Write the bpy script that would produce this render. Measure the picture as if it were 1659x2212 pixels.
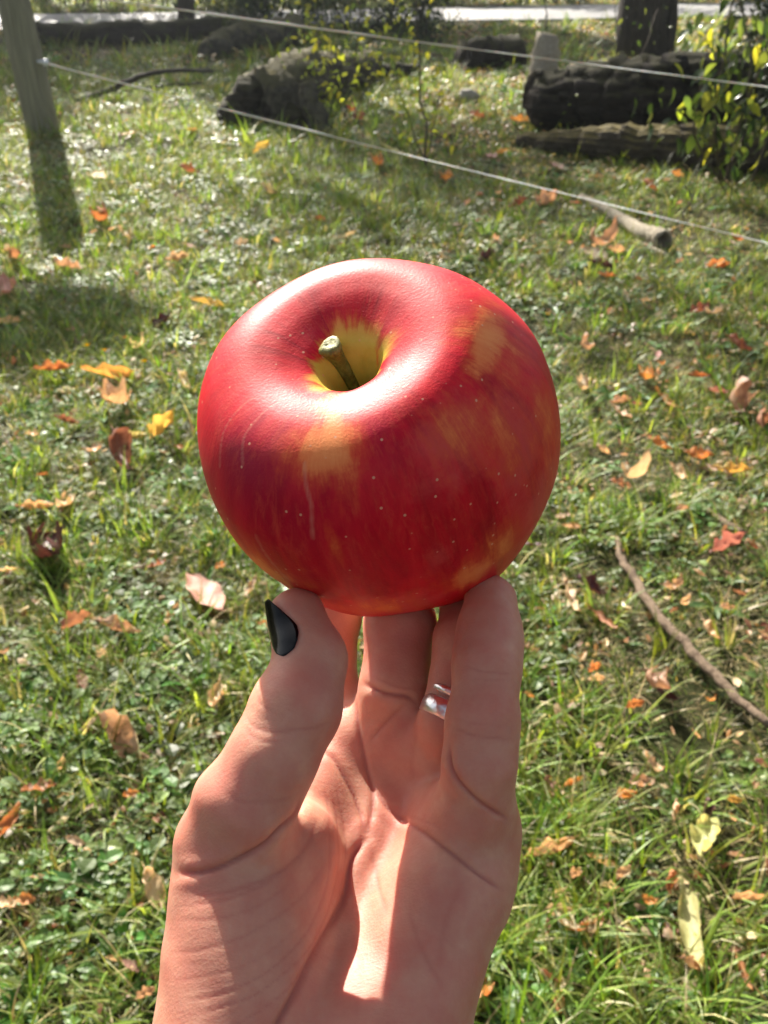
import bpy, math, random
import numpy as np
from mathutils import Vector, Matrix, noise as mnoise

# ------------------------------------------------------------------ camera, sky, sun, exposure
for _o in list(bpy.data.objects):
    bpy.data.objects.remove(_o)
SC = bpy.context.scene
COL = SC.collection
PITCH = math.radians(30.3)
CAM_H = 1.25
FPX = 2200.0                      # focal length for a picture 2212 high, 1659 wide
cam_d = bpy.data.cameras.new('camera')
cam_d.sensor_fit = 'VERTICAL'
cam_d.sensor_height = 36.0
cam_d.lens = 36.0 * FPX / 2212.0
cam_d.clip_start = 0.01
cam_d.clip_end = 900.0
cam_d.dof.use_dof = True
cam_d.dof.focus_distance = 0.222
cam_d.dof.aperture_fstop = 44.0
cam_d.dof.aperture_blades = 0
cam = bpy.data.objects.new('camera', cam_d)
cam.location = (0, 0, CAM_H)
cam.rotation_euler = (math.pi / 2 - PITCH, 0, 0)
COL.objects.link(cam)
SC.camera = cam

SUN_AZ = math.radians(-20.5)      # left of straight ahead
SUN_EL = math.radians(33.5)
TO_SUN = Vector((math.sin(SUN_AZ) * math.cos(SUN_EL), math.cos(SUN_AZ) * math.cos(SUN_EL), math.sin(SUN_EL)))
w = bpy.data.worlds.new('World')
SC.world = w
w.use_nodes = True
_nt = w.node_tree
_nt.nodes.clear()
_bg = _nt.nodes.new('ShaderNodeBackground')
_sky = _nt.nodes.new('ShaderNodeTexSky')
_sky.sky_type = 'NISHITA'
_sky.sun_disc = False
_sky.sun_elevation = SUN_EL
_sky.sun_rotation = SUN_AZ        # rotation 0 = +Y, positive to +X
_sky.altitude = 200
_sky.air_density = 1.0
_sky.dust_density = 4.0
_sky.ozone_density = 0.4
_bg.inputs['Strength'].default_value = 0.060
_wo = _nt.nodes.new('ShaderNodeOutputWorld')
_hs = _nt.nodes.new('ShaderNodeHueSaturation')
_hs.inputs['Saturation'].default_value = 0.55      # milky autumn sky
_nt.links.new(_sky.outputs[0], _hs.inputs['Color'])
_nt.links.new(_hs.outputs[0], _bg.inputs[0])
_nt.links.new(_bg.outputs[0], _wo.inputs[0])
_sd = bpy.data.lights.new('sun', 'SUN')
_sd.energy = 4.7
_sd.angle = math.radians(0.55)
_sd.color = (1.0, 0.93, 0.82)
_so = bpy.data.objects.new('sun', _sd)
_so.rotation_euler = TO_SUN.to_track_quat('Z', 'Y').to_euler()
_so.location = (-3, 10, 8)
COL.objects.link(_so)
SC.view_settings.view_transform = 'Standard'
SC.view_settings.look = 'None'
SC.view_settings.exposure = 1.66
SC.view_settings.gamma = 1.0
SC.view_settings.use_curve_mapping = False
SC.cycles.max_bounces = 8
SC.cycles.diffuse_bounces = 4
SC.cycles.transparent_max_bounces = 8
SC.cycles.use_denoising = True
SC.cycles.sample_clamp_indirect = 6.0

# ------------------------------------------------------------------ helpers
CAM_R = Vector((1, 0, 0))
CAM_U = Vector((0, math.sin(PITCH), math.cos(PITCH)))
CAM_F = Vector((0, math.cos(PITCH), -math.sin(PITCH)))
RNG = np.random.RandomState(7)
random.seed(7)

def cam_mat():
    m = Matrix.Identity(4)
    for i in range(3):
        m[i][0] = CAM_R[i]; m[i][1] = CAM_U[i]; m[i][2] = CAM_F[i]
    m[2][3] = CAM_H
    return m

def held_to_world(V):
    """points in millimetres in the frame of the raised hand (right, up, away) -> metres in the garden"""
    V = np.asarray(V, dtype=np.float64) * 0.001
    A = np.array([CAM_R[:], CAM_U[:], CAM_F[:]])
    return V @ A + np.array([0, 0, CAM_H])

def ground_z(x, y):
    return 0.012 * math.sin(x * 1.7 + 0.4) * math.cos(y * 1.3) + 0.010 * math.sin(x * 3.9 + y * 2.7)

def at(px, py, lift=0.0):
    """ground point seen at that place of the 1659 x 2212 picture"""
    X = (px - 829.5) / FPX; Y = (py - 1106.0) / FPX
    F = math.cos(PITCH) - Y * math.sin(PITCH)
    D = math.sin(PITCH) + Y * math.cos(PITCH)
    z = 0.0
    for _ in range(5):
        s = (CAM_H - z - lift) / D
        z = ground_z(X * s, F * s)
    return Vector((X * s, F * s, z + lift))

def at_dist(px, py, fwd):
    X = (px - 829.5) / FPX; Y = (py - 1106.0) / FPX
    F = math.cos(PITCH) - Y * math.sin(PITCH)
    D = math.sin(PITCH) + Y * math.cos(PITCH)
    s = fwd / F
    return Vector((X * s, fwd, CAM_H - D * s))

def link_mesh(name, verts, faces, mat=None, parent=None, smooth=True):
    me = bpy.data.meshes.new(name)
    if isinstance(faces, np.ndarray) and faces.ndim == 2:
        verts = np.asarray(verts, dtype=np.float32)
        me.vertices.add(len(verts)); me.vertices.foreach_set('co', verts.ravel())
        n, k = faces.shape
        me.loops.add(n * k); me.loops.foreach_set('vertex_index', faces.astype(np.int32).ravel())
        me.polygons.add(n); me.polygons.foreach_set('loop_start', np.arange(0, n * k, k, dtype=np.int32))
        me.polygons.foreach_set('loop_total', np.full(n, k, dtype=np.int32))
        me.update(calc_edges=True)
        me.validate()
    else:
        me.from_pydata([tuple(v) for v in verts], [], [tuple(f) for f in faces])
        me.update()
    me.polygons.foreach_set('use_smooth', np.full(len(me.polygons), smooth))
    ob = bpy.data.objects.new(name, me)
    COL.objects.link(ob)
    if mat: me.materials.append(mat)
    if parent is not None: ob.parent = parent
    return ob

def empty(name, loc=(0, 0, 0), rz=0.0):
    o = bpy.data.objects.new(name, None)
    o.empty_display_size = 0.05
    o.location = loc; o.rotation_euler = (0, 0, rz)
    COL.objects.link(o)
    return o

def tag(o, label=None, cat=None, group=None, kind=None):
    if label: o['label'] = label
    if cat: o['category'] = cat
    if group: o['group'] = group
    if kind: o['kind'] = kind
    return o

def attr_color(me, name, rgb):
    a = me.attributes.new(name, 'FLOAT_COLOR', 'POINT')
    c = np.ones((len(me.vertices), 4), dtype=np.float32)
    c[:, :3] = rgb
    a.data.foreach_set('color', c.ravel())

def attr_float(me, name, v):
    a = me.attributes.new(name, 'FLOAT', 'POINT')
    a.data.foreach_set('value', np.asarray(v, dtype=np.float32))

class NT:
    """small helper to write node trees"""
    def __init__(self, name):
        self.m = bpy.data.materials.new(name); self.m.use_nodes = True
        self.t = self.m.node_tree; self.t.nodes.clear()
        self.out = self.t.nodes.new('ShaderNodeOutputMaterial')
    def n(self, typ, **kw):
        nd = self.t.nodes.new('ShaderNode' + typ)
        for k, v in kw.items():
            if k in nd.bl_rna.properties: setattr(nd, k, v)
            else: self.set(nd, k, v)
        return nd
    def set(self, nd, k, v):
        s = nd.inputs[k.replace('_', ' ')] if isinstance(k, str) and k.replace('_', ' ') in nd.inputs else nd.inputs[k]
        if isinstance(v, bpy.types.NodeSocket): self.t.links.new(v, s)
        else: s.default_value = v
    def l(self, a, b): self.t.links.new(a, b)
    def coord(self, kind='Object'):
        return self.n('TexCoord').outputs[kind]
    def mapping(self, vec, scale=(1, 1, 1), loc=(0, 0, 0)):
        nd = self.n('Mapping'); self.l(vec, nd.inputs['Vector'])
        nd.inputs['Scale'].default_value = scale; nd.inputs['Location'].default_value = loc
        return nd.outputs[0]
    def noise(self, vec, scale, detail=4, rough=0.55, out='Fac', dist=0.0):
        nd = self.n('TexNoise'); self.l(vec, nd.inputs['Vector'])
        nd.inputs['Scale'].default_value = scale; nd.inputs['Detail'].default_value = detail
        nd.inputs['Roughness'].default_value = rough; nd.inputs['Distortion'].default_value = dist
        return nd.outputs[out]
    def ramp(self, fac, stops):
        nd = self.n('ValToRGB'); self.l(fac, nd.inputs['Fac'])
        cr = nd.color_ramp
        while len(cr.elements) < len(stops): cr.elements.new(0.5)
        for e, (p, c) in zip(cr.elements, stops):
            e.position = p; e.color = (c[0], c[1], c[2], 1) if hasattr(c, '__len__') else (c, c, c, 1)
        return nd.outputs['Color']
    def mix(self, fac, a, b, mode='MIX'):
        nd = self.n('Mix'); nd.data_type = 'RGBA'; nd.blend_type = mode
        for sock, v in ((nd.inputs[0], fac), (nd.inputs[6], a), (nd.inputs[7], b)):
            if isinstance(v, bpy.types.NodeSocket): self.l(v, sock)
            else: sock.default_value = v if not hasattr(v, '__len__') else (v[0], v[1], v[2], 1)
        return nd.outputs[2]
    def math(self, op, a, b=None, clamp=False):
        nd = self.n('Math'); nd.operation = op; nd.use_clamp = clamp
        for i, v in ((0, a), (1, b)):
            if v is None: continue
            if isinstance(v, bpy.types.NodeSocket): self.l(v, nd.inputs[i])
            else: nd.inputs[i].default_value = v
        return nd.outputs[0]
    def attr(self, name, out='Color'):
        nd = self.n('Attribute'); nd.attribute_name = name
        return nd.outputs[out]
    def bump(self, height, strength=0.3, dist=0.001, normal=None):
        nd = self.n('Bump'); self.l(height, nd.inputs['Height'])
        nd.inputs['Strength'].default_value = strength; nd.inputs['Distance'].default_value = dist
        if normal is not None: self.l(normal, nd.inputs['Normal'])
        return nd.outputs[0]
    def principled(self, **kw):
        nd = self.n('BsdfPrincipled')
        for k, v in kw.items():
            k = k.replace('_', ' ')
            if isinstance(v, bpy.types.NodeSocket): self.l(v, nd.inputs[k])
            else: nd.inputs[k].default_value = (v[0], v[1], v[2], 1) if hasattr(v, '__len__') and len(v) == 3 and nd.inputs[k].type == 'RGBA' else v
        self.l(nd.outputs[0], self.out.inputs[0])
        return nd
# ------------------------------------------------------------------ the apple
AP_C = np.array([-2.0, 17.22, 245.0])            # centre, millimetres, frame of the raised hand
AP_R = 42.5
# stem axis: up, a little to the left and leaning towards the person holding it
_ax = np.array([-0.19, 0.60, -0.78]); AP_AX = _ax / np.linalg.norm(_ax)
_e1 = np.cross(AP_AX, [0, 0, 1.0]); AP_E1 = _e1 / np.linalg.norm(_e1)      # roughly to the left / right
AP_E2 = np.cross(AP_AX, AP_E1)
AP_PROF = np.array([(0.0, 0.08), (0.035, 0.12), (0.068, 0.31), (0.102, 0.49), (0.142, 0.625), (0.198, 0.700), (0.295, 0.750), (0.41, 0.787),
    (0.56, 0.795), (0.71, 0.738), (0.83, 0.593), (0.935, 0.372), (0.97, 0.123), (0.962, -0.127), (0.909, -0.376), (0.81, -0.64),
    (0.70, -0.82), (0.60, -0.90), (0.50, -0.935), (0.39, -0.94), (0.278, -0.91), (0.172, -0.85), (0.0, -0.78)])

def catmull(P, n):
    P = np.vstack([2 * P[0] - P[1], P, 2 * P[-1] - P[-2]])
    out = []
    segs = len(P) - 3
    for t in np.linspace(0, segs - 1e-9, n):
        i = int(t); u = t - i
        p0, p1, p2, p3 = P[i:i + 4]
        out.append(0.5 * ((2 * p1) + (-p0 + p2) * u + (2 * p0 - 5 * p1 + 4 * p2 - p3) * u * u + (-p0 + 3 * p1 - 3 * p2 + p3) * u ** 3))
    return np.array(out)

def apple_surface(nu=420, nv=240):
    prof = catmull(AP_PROF, nv)
    th = np.linspace(0, 2 * np.pi, nu, endpoint=False)
    rho = prof[:, 0][:, None]; hh = prof[:, 1][:, None]
    T = th[None, :]
    # shallow lobes, strongest on shoulders and at the base
    s = np.linspace(0, 1, nv)[:, None]
    should = np.exp(-((s - 0.33) / 0.14) ** 2)
    base = np.exp(-((s - 0.82) / 0.12) ** 2)
    cav = np.exp(-((s - 0.14) / 0.09) ** 2)
    lob = np.cos(5 * T + 0.7)
    R = rho * (1 + 0.012 * lob + 0.020 * base * lob + 0.018 * np.cos(2 * T + 0.9) * (1 - cav) + 0.010 * np.cos(3 * T + 2.1)
               + cav * (0.06 * np.cos(2 * T + 0.35) + 0.03 * np.cos(3 * T - 0.5) + 0.02 * np.cos(7 * T)))
    up = np.clip((0.62 - s) / 0.24, 0, 1); body = np.clip((s - 0.33) / 0.17, 0, 1)
    for k in range(1, 4):
        ch, sh = np.cos(k * T), np.sin(k * T)
        R = R * (1 + body * (up * (AP_H[0][k - 1] * ch + AP_H[1][k - 1] * sh) + (1 - up) * (AP_H[2][k - 1] * ch + AP_H[3][k - 1] * sh)))
    H = hh + should * (0.004 * lob - 0.036 + 0.020 * np.cos(T - AP_LOP)) - base * 0.02 * lob
    return R, H, T + 0 * s, s + 0 * T

AP_LOP = 5.5
AP_H = [[-0.0621, -0.0118, 0.0602], [0.0386, -0.0473, -0.0024], [0.0335, 0.0288, 0.0197], [-0.0037, 0.0344, 0.0155]]
AP_SHIFT = 0.065
AP_FLAT = (-0.45, -0.25, 0.85, 0.27, 0.35)
def apple_mesh():
    R, H, T, S = apple_surface()
    w_ = np.clip((0.345 - S) / 0.15, 0, 1); w_ = w_ * w_ * (3 - 2 * w_) * AP_SHIFT     # the hollow sits nearer the holder's side
    P = AP_C + AP_R * ((R * np.cos(T) + w_ * math.cos(1.85))[..., None] * AP_E1 + (R * np.sin(T) + w_ * math.sin(1.85))[..., None] * AP_E2 + H[..., None] * AP_AX)
    # unseen far side flattened to let sunlight pass onto the palm
    d = P - AP_C; n = d / np.linalg.norm(d, axis=-1, keepdims=True)
    fl = np.array(AP_FLAT[:3]) / np.linalg.norm(AP_FLAT[:3])
    c = np.clip((n @ fl - AP_FLAT[4]) / (1 - AP_FLAT[4]), 0, 1)
    P = AP_C + d * (1 - AP_FLAT[3] * (c * c * (3 - 2 * c)))[..., None]
    nv, nu = R.shape
    idx = np.arange(nv * nu).reshape(nv, nu)
    a = idx[:-1, :]; b = idx[1:, :]
    F = np.stack([a, np.roll(a, -1, 1), np.roll(b, -1, 1), b], -1).reshape(-1, 4)
    return P.reshape(-1, 3), F, T.ravel(), S.ravel()
# ------------------------------------------------------------------ ground, road
def build_ground():
    def axis(lo, hi, step, far):
        a = list(np.arange(lo, hi + 1e-6, step)); s = step
        left, right = [], []
        x = lo
        while x > -far: s *= 1.35; x -= s; left.append(x)
        s = step; x = hi
        while x < far: s *= 1.35; x += s; right.append(x)
        return np.array(left[::-1] + a + right)
    xs = axis(-7, 7, 0.11, 420); ys = axis(-1.5, 17, 0.11, 420)
    X, Y = np.meshgrid(xs, ys, indexing='ij')
    Z = 0.012 * np.sin(X * 1.7 + 0.4) * np.cos(Y * 1.3) + 0.010 * np.sin(X * 3.9 + Y * 2.7)
    V = np.stack([X, Y, Z], -1).reshape(-1, 3)
    idx = np.arange(len(xs) * len(ys)).reshape(len(xs), len(ys))
    F = np.stack([idx[:-1, :-1], idx[1:, :-1], idx[1:, 1:], idx[:-1, 1:]], -1).reshape(-1, 4)
    M = NT('soil_and_thatch')
    o = M.coord('Object')
    a = M.noise(o, 1.1, 5, 0.6); b = M.noise(o, 38, 6, 0.7); c = M.noise(o, 190, 4, 0.7)
    soil = M.ramp(b, [(0.3, (0.016, 0.012, 0.006)), (0.5, (0.06, 0.046, 0.022)), (0.7, (0.22, 0.17, 0.09))])
    green = M.ramp(c, [(0.3, (0.010, 0.018, 0.005)), (0.6, (0.035, 0.055, 0.012)), (0.8, (0.08, 0.10, 0.03))])
    m = M.ramp(a, [(0.42, 0.75), (0.62, 0.25)])
    col = M.mix(m, soil, green)
    M.principled(Base_Color=col, Roughness=0.95, Specular_IOR_Level=0.1, Normal=M.bump(M.math('ADD', b, M.math('MULTIPLY', c, 0.6)), 0.9, 0.02))
    g = link_mesh('ground', V, F, M.m)
    tag(g, kind='structure')
    return g

ROAD_A = Vector((-3.8, 15.5, 0)); ROAD_B = Vector((3.25, 17.0, 0))
def road_y(x): return ROAD_A.y + (x - ROAD_A.x) * (ROAD_B.y - ROAD_A.y) / (ROAD_B.x - ROAD_A.x)
def build_road():
    xs = np.arange(-70, 90, 0.5); V = []; F = []
    for x in xs:
        for wv, z in ((-1.15, 0.028), (-0.95, 0.045), (0, 0.065), (0.95, 0.045), (1.15, 0.028)):
            V.append((x, road_y(x) + wv + 0.05 * math.sin(x * 2.3 + wv), z))
    for i in range(len(xs) - 1):
        for j in range(4): F.append((i * 5 + j, (i + 1) * 5 + j, (i + 1) * 5 + j + 1, i * 5 + j + 1))
    M = NT('worn_asphalt')
    o = M.coord('Object')
    col = M.ramp(M.noise(o, 6, 6, 0.7), [(0.3, (0.16, 0.16, 0.165)), (0.7, (0.28, 0.275, 0.27))])
    M.principled(Base_Color=col, Roughness=0.6, Normal=M.bump(M.noise(o, 90, 4, 0.7), 0.4, 0.01))
    r = link_mesh('road', V, F, M.m)
    tag(r, kind='structure')
    r['label'] = 'narrow pale paved road crossing behind the lawn and trees'
    return r

# ------------------------------------------------------------------ turf: tufts, weeds, dry thatch
def blade(V, F, Cc, base, yaw, length, width, lean, curl, colr, segs=3, flat=0.0):
    """one curved grass blade; lean = start angle from vertical, curl = added angle along it"""
    d = np.array([math.cos(yaw), math.sin(yaw), 0.0]); s = np.array([-d[1], d[0], 0.0])
    p = np.array(base, float); n0 = len(V)
    a = lean; step = length / segs
    tw = random.uniform(-0.6, 0.6)
    for i in range(segs + 1):
        t = i / segs
        wv = width * (1 - t ** 1.7) * (0.7 + 0.3 * math.sin(math.pi * min(1, t * 1.2 + 0.25)))
        sd = s * math.cos(tw * t) + np.array([0, 0, 1.0]) * math.sin(tw * t)
        if i == segs:
            V.append(tuple(p)); Cc.append(colr)
        else:
            V.append(tuple(p - sd * wv / 2)); V.append(tuple(p + sd * wv / 2))
            Cc.append(colr); Cc.append(colr)
        p = p + step * (d * math.sin(a) + np.array([0, 0, 1.0]) * math.cos(a))
        a += curl / segs
    for i in range(segs - 1):
        k = n0 + 2 * i
        F.append((k, k + 1, k + 3, k + 2))
    k = n0 + 2 * (segs - 1)
    F.append((k, k + 1, k + 2))

def leaflet(V, F, Cc, base, yaw, pitch, length, width, colr, fold=0.25):
    d = np.array([math.cos(yaw) * math.cos(pitch), math.sin(yaw) * math.cos(pitch), math.sin(pitch)])
    s = np.array([-math.sin(yaw), math.cos(yaw), 0.0]); u = np.cross(d, s)
    b = np.array(base, float); n0 = len(V)
    for t, wv in ((0, 0.12), (0.3, 0.85), (0.65, 0.95)):
        dn = -0.18 * t * t
        V.append(tuple(b + d * length * t - s * width * wv / 2 + u * (fold * width * wv / 2 - 0) + np.array([0, 0, dn * length])))
        V.append(tuple(b + d * length * t + np.array([0, 0, dn * length])))
        V.append(tuple(b + d * length * t + s * width * wv / 2 + u * (fold * width * wv / 2) + np.array([0, 0, dn * length])))
        Cc.extend([colr] * 3)
    V.append(tuple(b + d * length + np.array([0, 0, -0.2 * length]))); Cc.append(colr)
    for i in range(2):
        k = n0 + 3 * i
        F.append((k, k + 1, k + 4, k + 3)); F.append((k + 1, k + 2, k + 5, k + 4))
    k = n0 + 6
    F.append((k, k + 1, k + 3)); F.append((k + 1, k + 2, k + 3))

GREENS = [(0.140, 0.220, 0.026), (0.180, 0.260, 0.036), (0.240, 0.300, 0.060), (0.075, 0.130, 0.020), (0.28, 0.30, 0.10), (0.120, 0.190, 0.050), (0.11, 0.170, 0.052)]
STRAWS = [(0.34, 0.27, 0.12), (0.42, 0.34, 0.17), (0.26, 0.20, 0.10), (0.50, 0.42, 0.24), (0.20, 0.17, 0.08)]
def jit(c, k=0.18):
    f = random.uniform(1 - k, 1 + k); g = random.uniform(1 - k / 2, 1 + k / 2)
    return (c[0] * f * g, c[1] * f, c[2] * f / g)

def tuft(kind):
    V, F, C = [], [], []
    R = random.uniform
    if kind == 'turf':
        for _ in range(26):
            r = 0.055 * math.sqrt(random.random()); a = R(0, 6.283)
            c = random.choice(GREENS) if random.random() < 0.80 else random.choice(STRAWS)
            blade(V, F, C, (r * math.cos(a), r * math.sin(a), -0.004), R(0, 6.283), R(0.028, 0.068), R(0.0022, 0.0044), R(0.2, 1.0), R(0.2, 1.4), jit(c))
    elif kind == 'long':
        for _ in range(15):
            r = 0.03 * math.sqrt(random.random()); a = R(0, 6.283)
            c = random.choice(GREENS[:5]) if random.random() < 0.88 else random.choice(STRAWS)
            blade(V, F, C, (r * math.cos(a), r * math.sin(a), -0.004), a + R(-0.7, 0.7), R(0.065, 0.145), R(0.0038, 0.0068), R(0.15, 0.9), R(0.5, 1.5), jit(c), 4)
    elif kind == 'clover':
        for _ in range(13):
            r = 0.055 * math.sqrt(random.random()); a = R(0, 6.283); h = R(0.008, 0.032)
            c = jit(random.choice([(0.085, 0.150, 0.028), (0.12, 0.190, 0.042), (0.078, 0.135, 0.034), (0.16, 0.215, 0.06)]))
            b = (r * math.cos(a), r * math.sin(a), h); y0 = R(0, 6.283)
            n = 3 if random.random() < 0.6 else 1
            for k in range(n):
                L = R(0.008, 0.017) * (1 if n == 3 else 1.9)
                leaflet(V, F, C, b, y0 + k * 2.094, R(-0.3, 0.5), L, L * R(0.7, 0.95), c)
    elif kind == 'rosette':
        n = random.randint(6, 9); y0 = R(0, 6.283)
        for k in range(n):
            c = jit(random.choice([(0.07, 0.16, 0.025), (0.10, 0.18, 0.05)]))
            L = R(0.045, 0.085)
            leaflet(V, F, C, (0, 0, 0.004), y0 + k * 6.283 / n + R(-0.3, 0.3), R(0.15, 0.9), L, L * R(0.20, 0.34), c, 0.35)
    elif kind == 'thatch':
        for _ in range(22):
            r = 0.06 * math.sqrt(random.random()); a = R(0, 6.283)
            c = random.choice(STRAWS) if random.random() < 0.85 else random.choice(GREENS)
            blade(V, F, C, (r * math.cos(a), r * math.sin(a), R(0.0, 0.012)), R(0, 6.283), R(0.015, 0.042), R(0.0010, 0.0022), R(1.0, 1.65), R(-0.3, 0.5), jit(c), 2)
    elif kind == 'crumbs':
        for _ in range(5):
            r = 0.07 * math.sqrt(random.random()); a = R(0, 6.283)
            c = jit(random.choice([(0.42, 0.24, 0.11), (0.50, 0.34, 0.19), (0.36, 0.13, 0.045), (0.22, 0.11, 0.06), (0.55, 0.42, 0.26)]))
            L = R(0.010, 0.030)
            leaflet(V, F, C, (r * math.cos(a), r * math.sin(a), R(0.010, 0.024)), R(0, 6.283), R(-0.5, 0.6), L, L * R(0.35, 0.8), c, R(-0.9, 0.9))
    return V, F, C

def foliage_material(name, trans=0.42, rough=0.42, vary=0.35, spec=0.5, attr='tint', flat=None):
    M = NT(name)
    c = M.attr(attr) if flat is None else None
    if flat is not None:
        r = M.n('RGB'); r.outputs[0].default_value = (*flat, 1); c = r.outputs[0]
    oi = M.n('ObjectInfo')
    hs = M.n('HueSaturation'); M.l(c, hs.inputs['Color'])
    M.l(M.math('ADD', M.math('MULTIPLY', oi.outputs['Random'], 0.05), 0.475), hs.inputs['Hue'])
    M.l(M.math('ADD', M.math('MULTIPLY', oi.outputs['Random'], vary * 2), 1 - vary), hs.inputs['Value'])
    o = M.coord('Object')
    n = M.noise(o, 60, 3, 0.6)
    col = M.mix(M.math('MULTIPLY', n, 0.5), hs.outputs[0], (0.5, 0.5, 0.5), 'OVERLAY')
    p = M.n('BsdfPrincipled'); M.l(col, p.inputs['Base Color']); p.inputs['Roughness'].default_value = rough
    p.inputs['Specular IOR Level'].default_value = spec
    t = M.n('BsdfTranslucent')
    tc = M.mix(1.0, col, (1.7, 1.55, 0.7), 'MULTIPLY'); M.l(tc, t.inputs['Color'])
    mx = M.n('MixShader'); mx.inputs[0].default_value = trans
    M.l(p.outputs[0], mx.inputs[1]); M.l(t.outputs[0], mx.inputs[2]); M.l(mx.outputs[0], M.out.inputs[0])
    return M.m

_b = [at(1570, 1500), at(1620, 1440), at(1440, 790), at(1290, 1010), at(560, 900), at(90, 1290)]
BARE = [(_b[0].x, _b[0].y, 0.020, 1.3), (_b[1].x, _b[1].y, 0.014, 1.2), (_b[2].x, _b[2].y, 0.06, 0.7), (_b[3].x, _b[3].y, 0.04, 0.4), (_b[4].x, _b[4].y, 0.04, 0.4), (_b[5].x, _b[5].y, 0.02, 0.6)]
TALL = at(1260, 1640)

def build_turf():
    kinds = ['turf'] * 6 + ['long'] * 4 + ['clover'] * 4 + ['rosette'] * 2 + ['thatch'] * 3 + ['crumbs'] * 4
    V, F, C, G = [], [], [], []
    for k, kd in enumerate(kinds):
        v, f, c = tuft(kd); n0 = len(V)
        V += v; F += [tuple(i + n0 for i in q) for q in f]; C += c; G += [k] * len(v)
    idx = {kd: [i for i, x in enumerate(kinds) if x == kd] for kd in set(kinds)}
    P, K, RT, S = [], [], [], []
    rs = np.random.RandomState(11)
    def nz(x, y, f, o=0.0): return mnoise.noise(Vector((x * f + o, y * f - o, o)))
    zones = [(0.35, 2.2, 1800, 0.86), (2.2, 3.8, 1350, 0.88), (3.8, 6.5, 760, 1.0), (6.5, 10.0, 270, 1.5), (10.0, 24.0, 60, 2.2)]
    for y0, y1, dens, sc in zones:
        n = 0
        hw = 0.40 * math.hypot(y1, 1.0) + 0.9
        tot = int((y1 - y0) * 2 * hw * dens)
        for _ in range(tot):
            x = rs.uniform(-hw, hw); y = rs.uniform(y0, y1)
            if abs(x) > 0.40 * math.hypot(y, 1.0) + 0.9: continue
            if abs(y - road_y(x)) < 1.45: continue
            dry = nz(x, y, 0.9, 3.1) + 0.45 * nz(x, y, 3.0, 7.7) + 0.16 * (x > 0.4) - 0.05 + sum(a * math.exp(-((x - bx) ** 2 + (y - by) ** 2) / r2) for bx, by, r2, a in BARE)
            weed = nz(x, y, 1.3, 15.0) + 0.5 * nz(x, y, 4.0, 2.0)
            tall = nz(x, y, 1.1, 31.0) + (0.42 if y < 1.5 else 0.0) - 0.12 + 0.8 * math.exp(-((x - TALL.x) ** 2 + (y - TALL.y) ** 2) / 0.05)
            wt = [1.0 + 0.0, 0.30 + 1.3 * max(0, tall), 0.10 + 1.0 * max(0, weed - 0.05), 0.10, 0.62 + 1.9 * max(0, dry), 0.24 + (0.14 if x > 0.25 else 0.0) + (0.8 if (y > 5.6 and x > 0.3) else 0.0)]
            r = rs.rand() * sum(wt); q = 0
            while r > wt[q]: r -= wt[q]; q += 1
            kd = ('turf', 'long', 'clover', 'rosette', 'thatch', 'crumbs')[q]
            if dry > 0.35 and kd != 'thatch' and rs.rand() < 0.6: continue
            if dry > 0.8 and rs.rand() < 0.5: continue
            P.append((x, y, ground_z(x, y))); K.append(idx[kd][rs.randint(len(idx[kd]))])
            RT.append((rs.uniform(-0.12, 0.12), rs.uniform(-0.12, 0.12), rs.uniform(0, 6.283)))
            S.append(sc * rs.uniform(0.75, 1.25) * (1.0 if kd != 'turf' else rs.uniform(0.8, 1.15)))
    nv = len(V)
    me = bpy.data.meshes.new('grass')
    me.from_pydata(V + P, [], F); me.update()
    allG = np.array(G + [-1] * len(P), dtype=np.int32)
    a = me.attributes.new('grp', 'INT', 'POINT'); a.data.foreach_set('value', allG)
    a = me.attributes.new('pk', 'INT', 'POINT'); a.data.foreach_set('value', np.array([-1] * nv + K, dtype=np.int32))
    a = me.attributes.new('rot', 'FLOAT_VECTOR', 'POINT'); a.data.foreach_set('vector', np.array([(0, 0, 0)] * nv + RT, dtype=np.float32).ravel())
    a = me.attributes.new('scl', 'FLOAT', 'POINT'); a.data.foreach_set('value', np.array([1] * nv + S, dtype=np.float32))
    attr_color(me, 'tint', np.array(C + [(0, 0, 0)] * len(P), dtype=np.float32))
    me.materials.append(foliage_material('grass_blades', trans=0.38, rough=0.44, vary=0.5, spec=0.34))
    ob = bpy.data.objects.new('grass', me); COL.objects.link(ob)
    tag(ob, 'short green grass with clover, weeds and dry thatch covering the lawn', kind='stuff')
    ng = bpy.data.node_groups.new('scatter_turf', 'GeometryNodeTree')
    ng.interface.new_socket('Geometry', in_out='INPUT', socket_type='NodeSocketGeometry')
    ng.interface.new_socket('Geometry', in_out='OUTPUT', socket_type='NodeSocketGeometry')
    N = ng.nodes; L = ng.links
    gi = N.new('NodeGroupInput'); go = N.new('NodeGroupOutput'); jn = N.new('GeometryNodeJoinGeometry')
    def attr(nm, typ):
        x = N.new('GeometryNodeInputNamedAttribute'); x.data_type = typ; x.inputs[0].default_value = nm
        return [o for o in x.outputs if o.enabled and o.name == 'Attribute'][0]
    aG, aK, aR, aS = attr('grp', 'INT'), attr('pk', 'INT'), attr('rot', 'FLOAT_VECTOR'), attr('scl', 'FLOAT')
    def eq(s, v):
        c = N.new('FunctionNodeCompare'); c.data_type = 'INT'; c.operation = 'EQUAL'
        ins = [i for i in c.inputs if i.enabled]
        L.new(s, ins[0]); ins[1].default_value = v
        return c.outputs[0]
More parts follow.
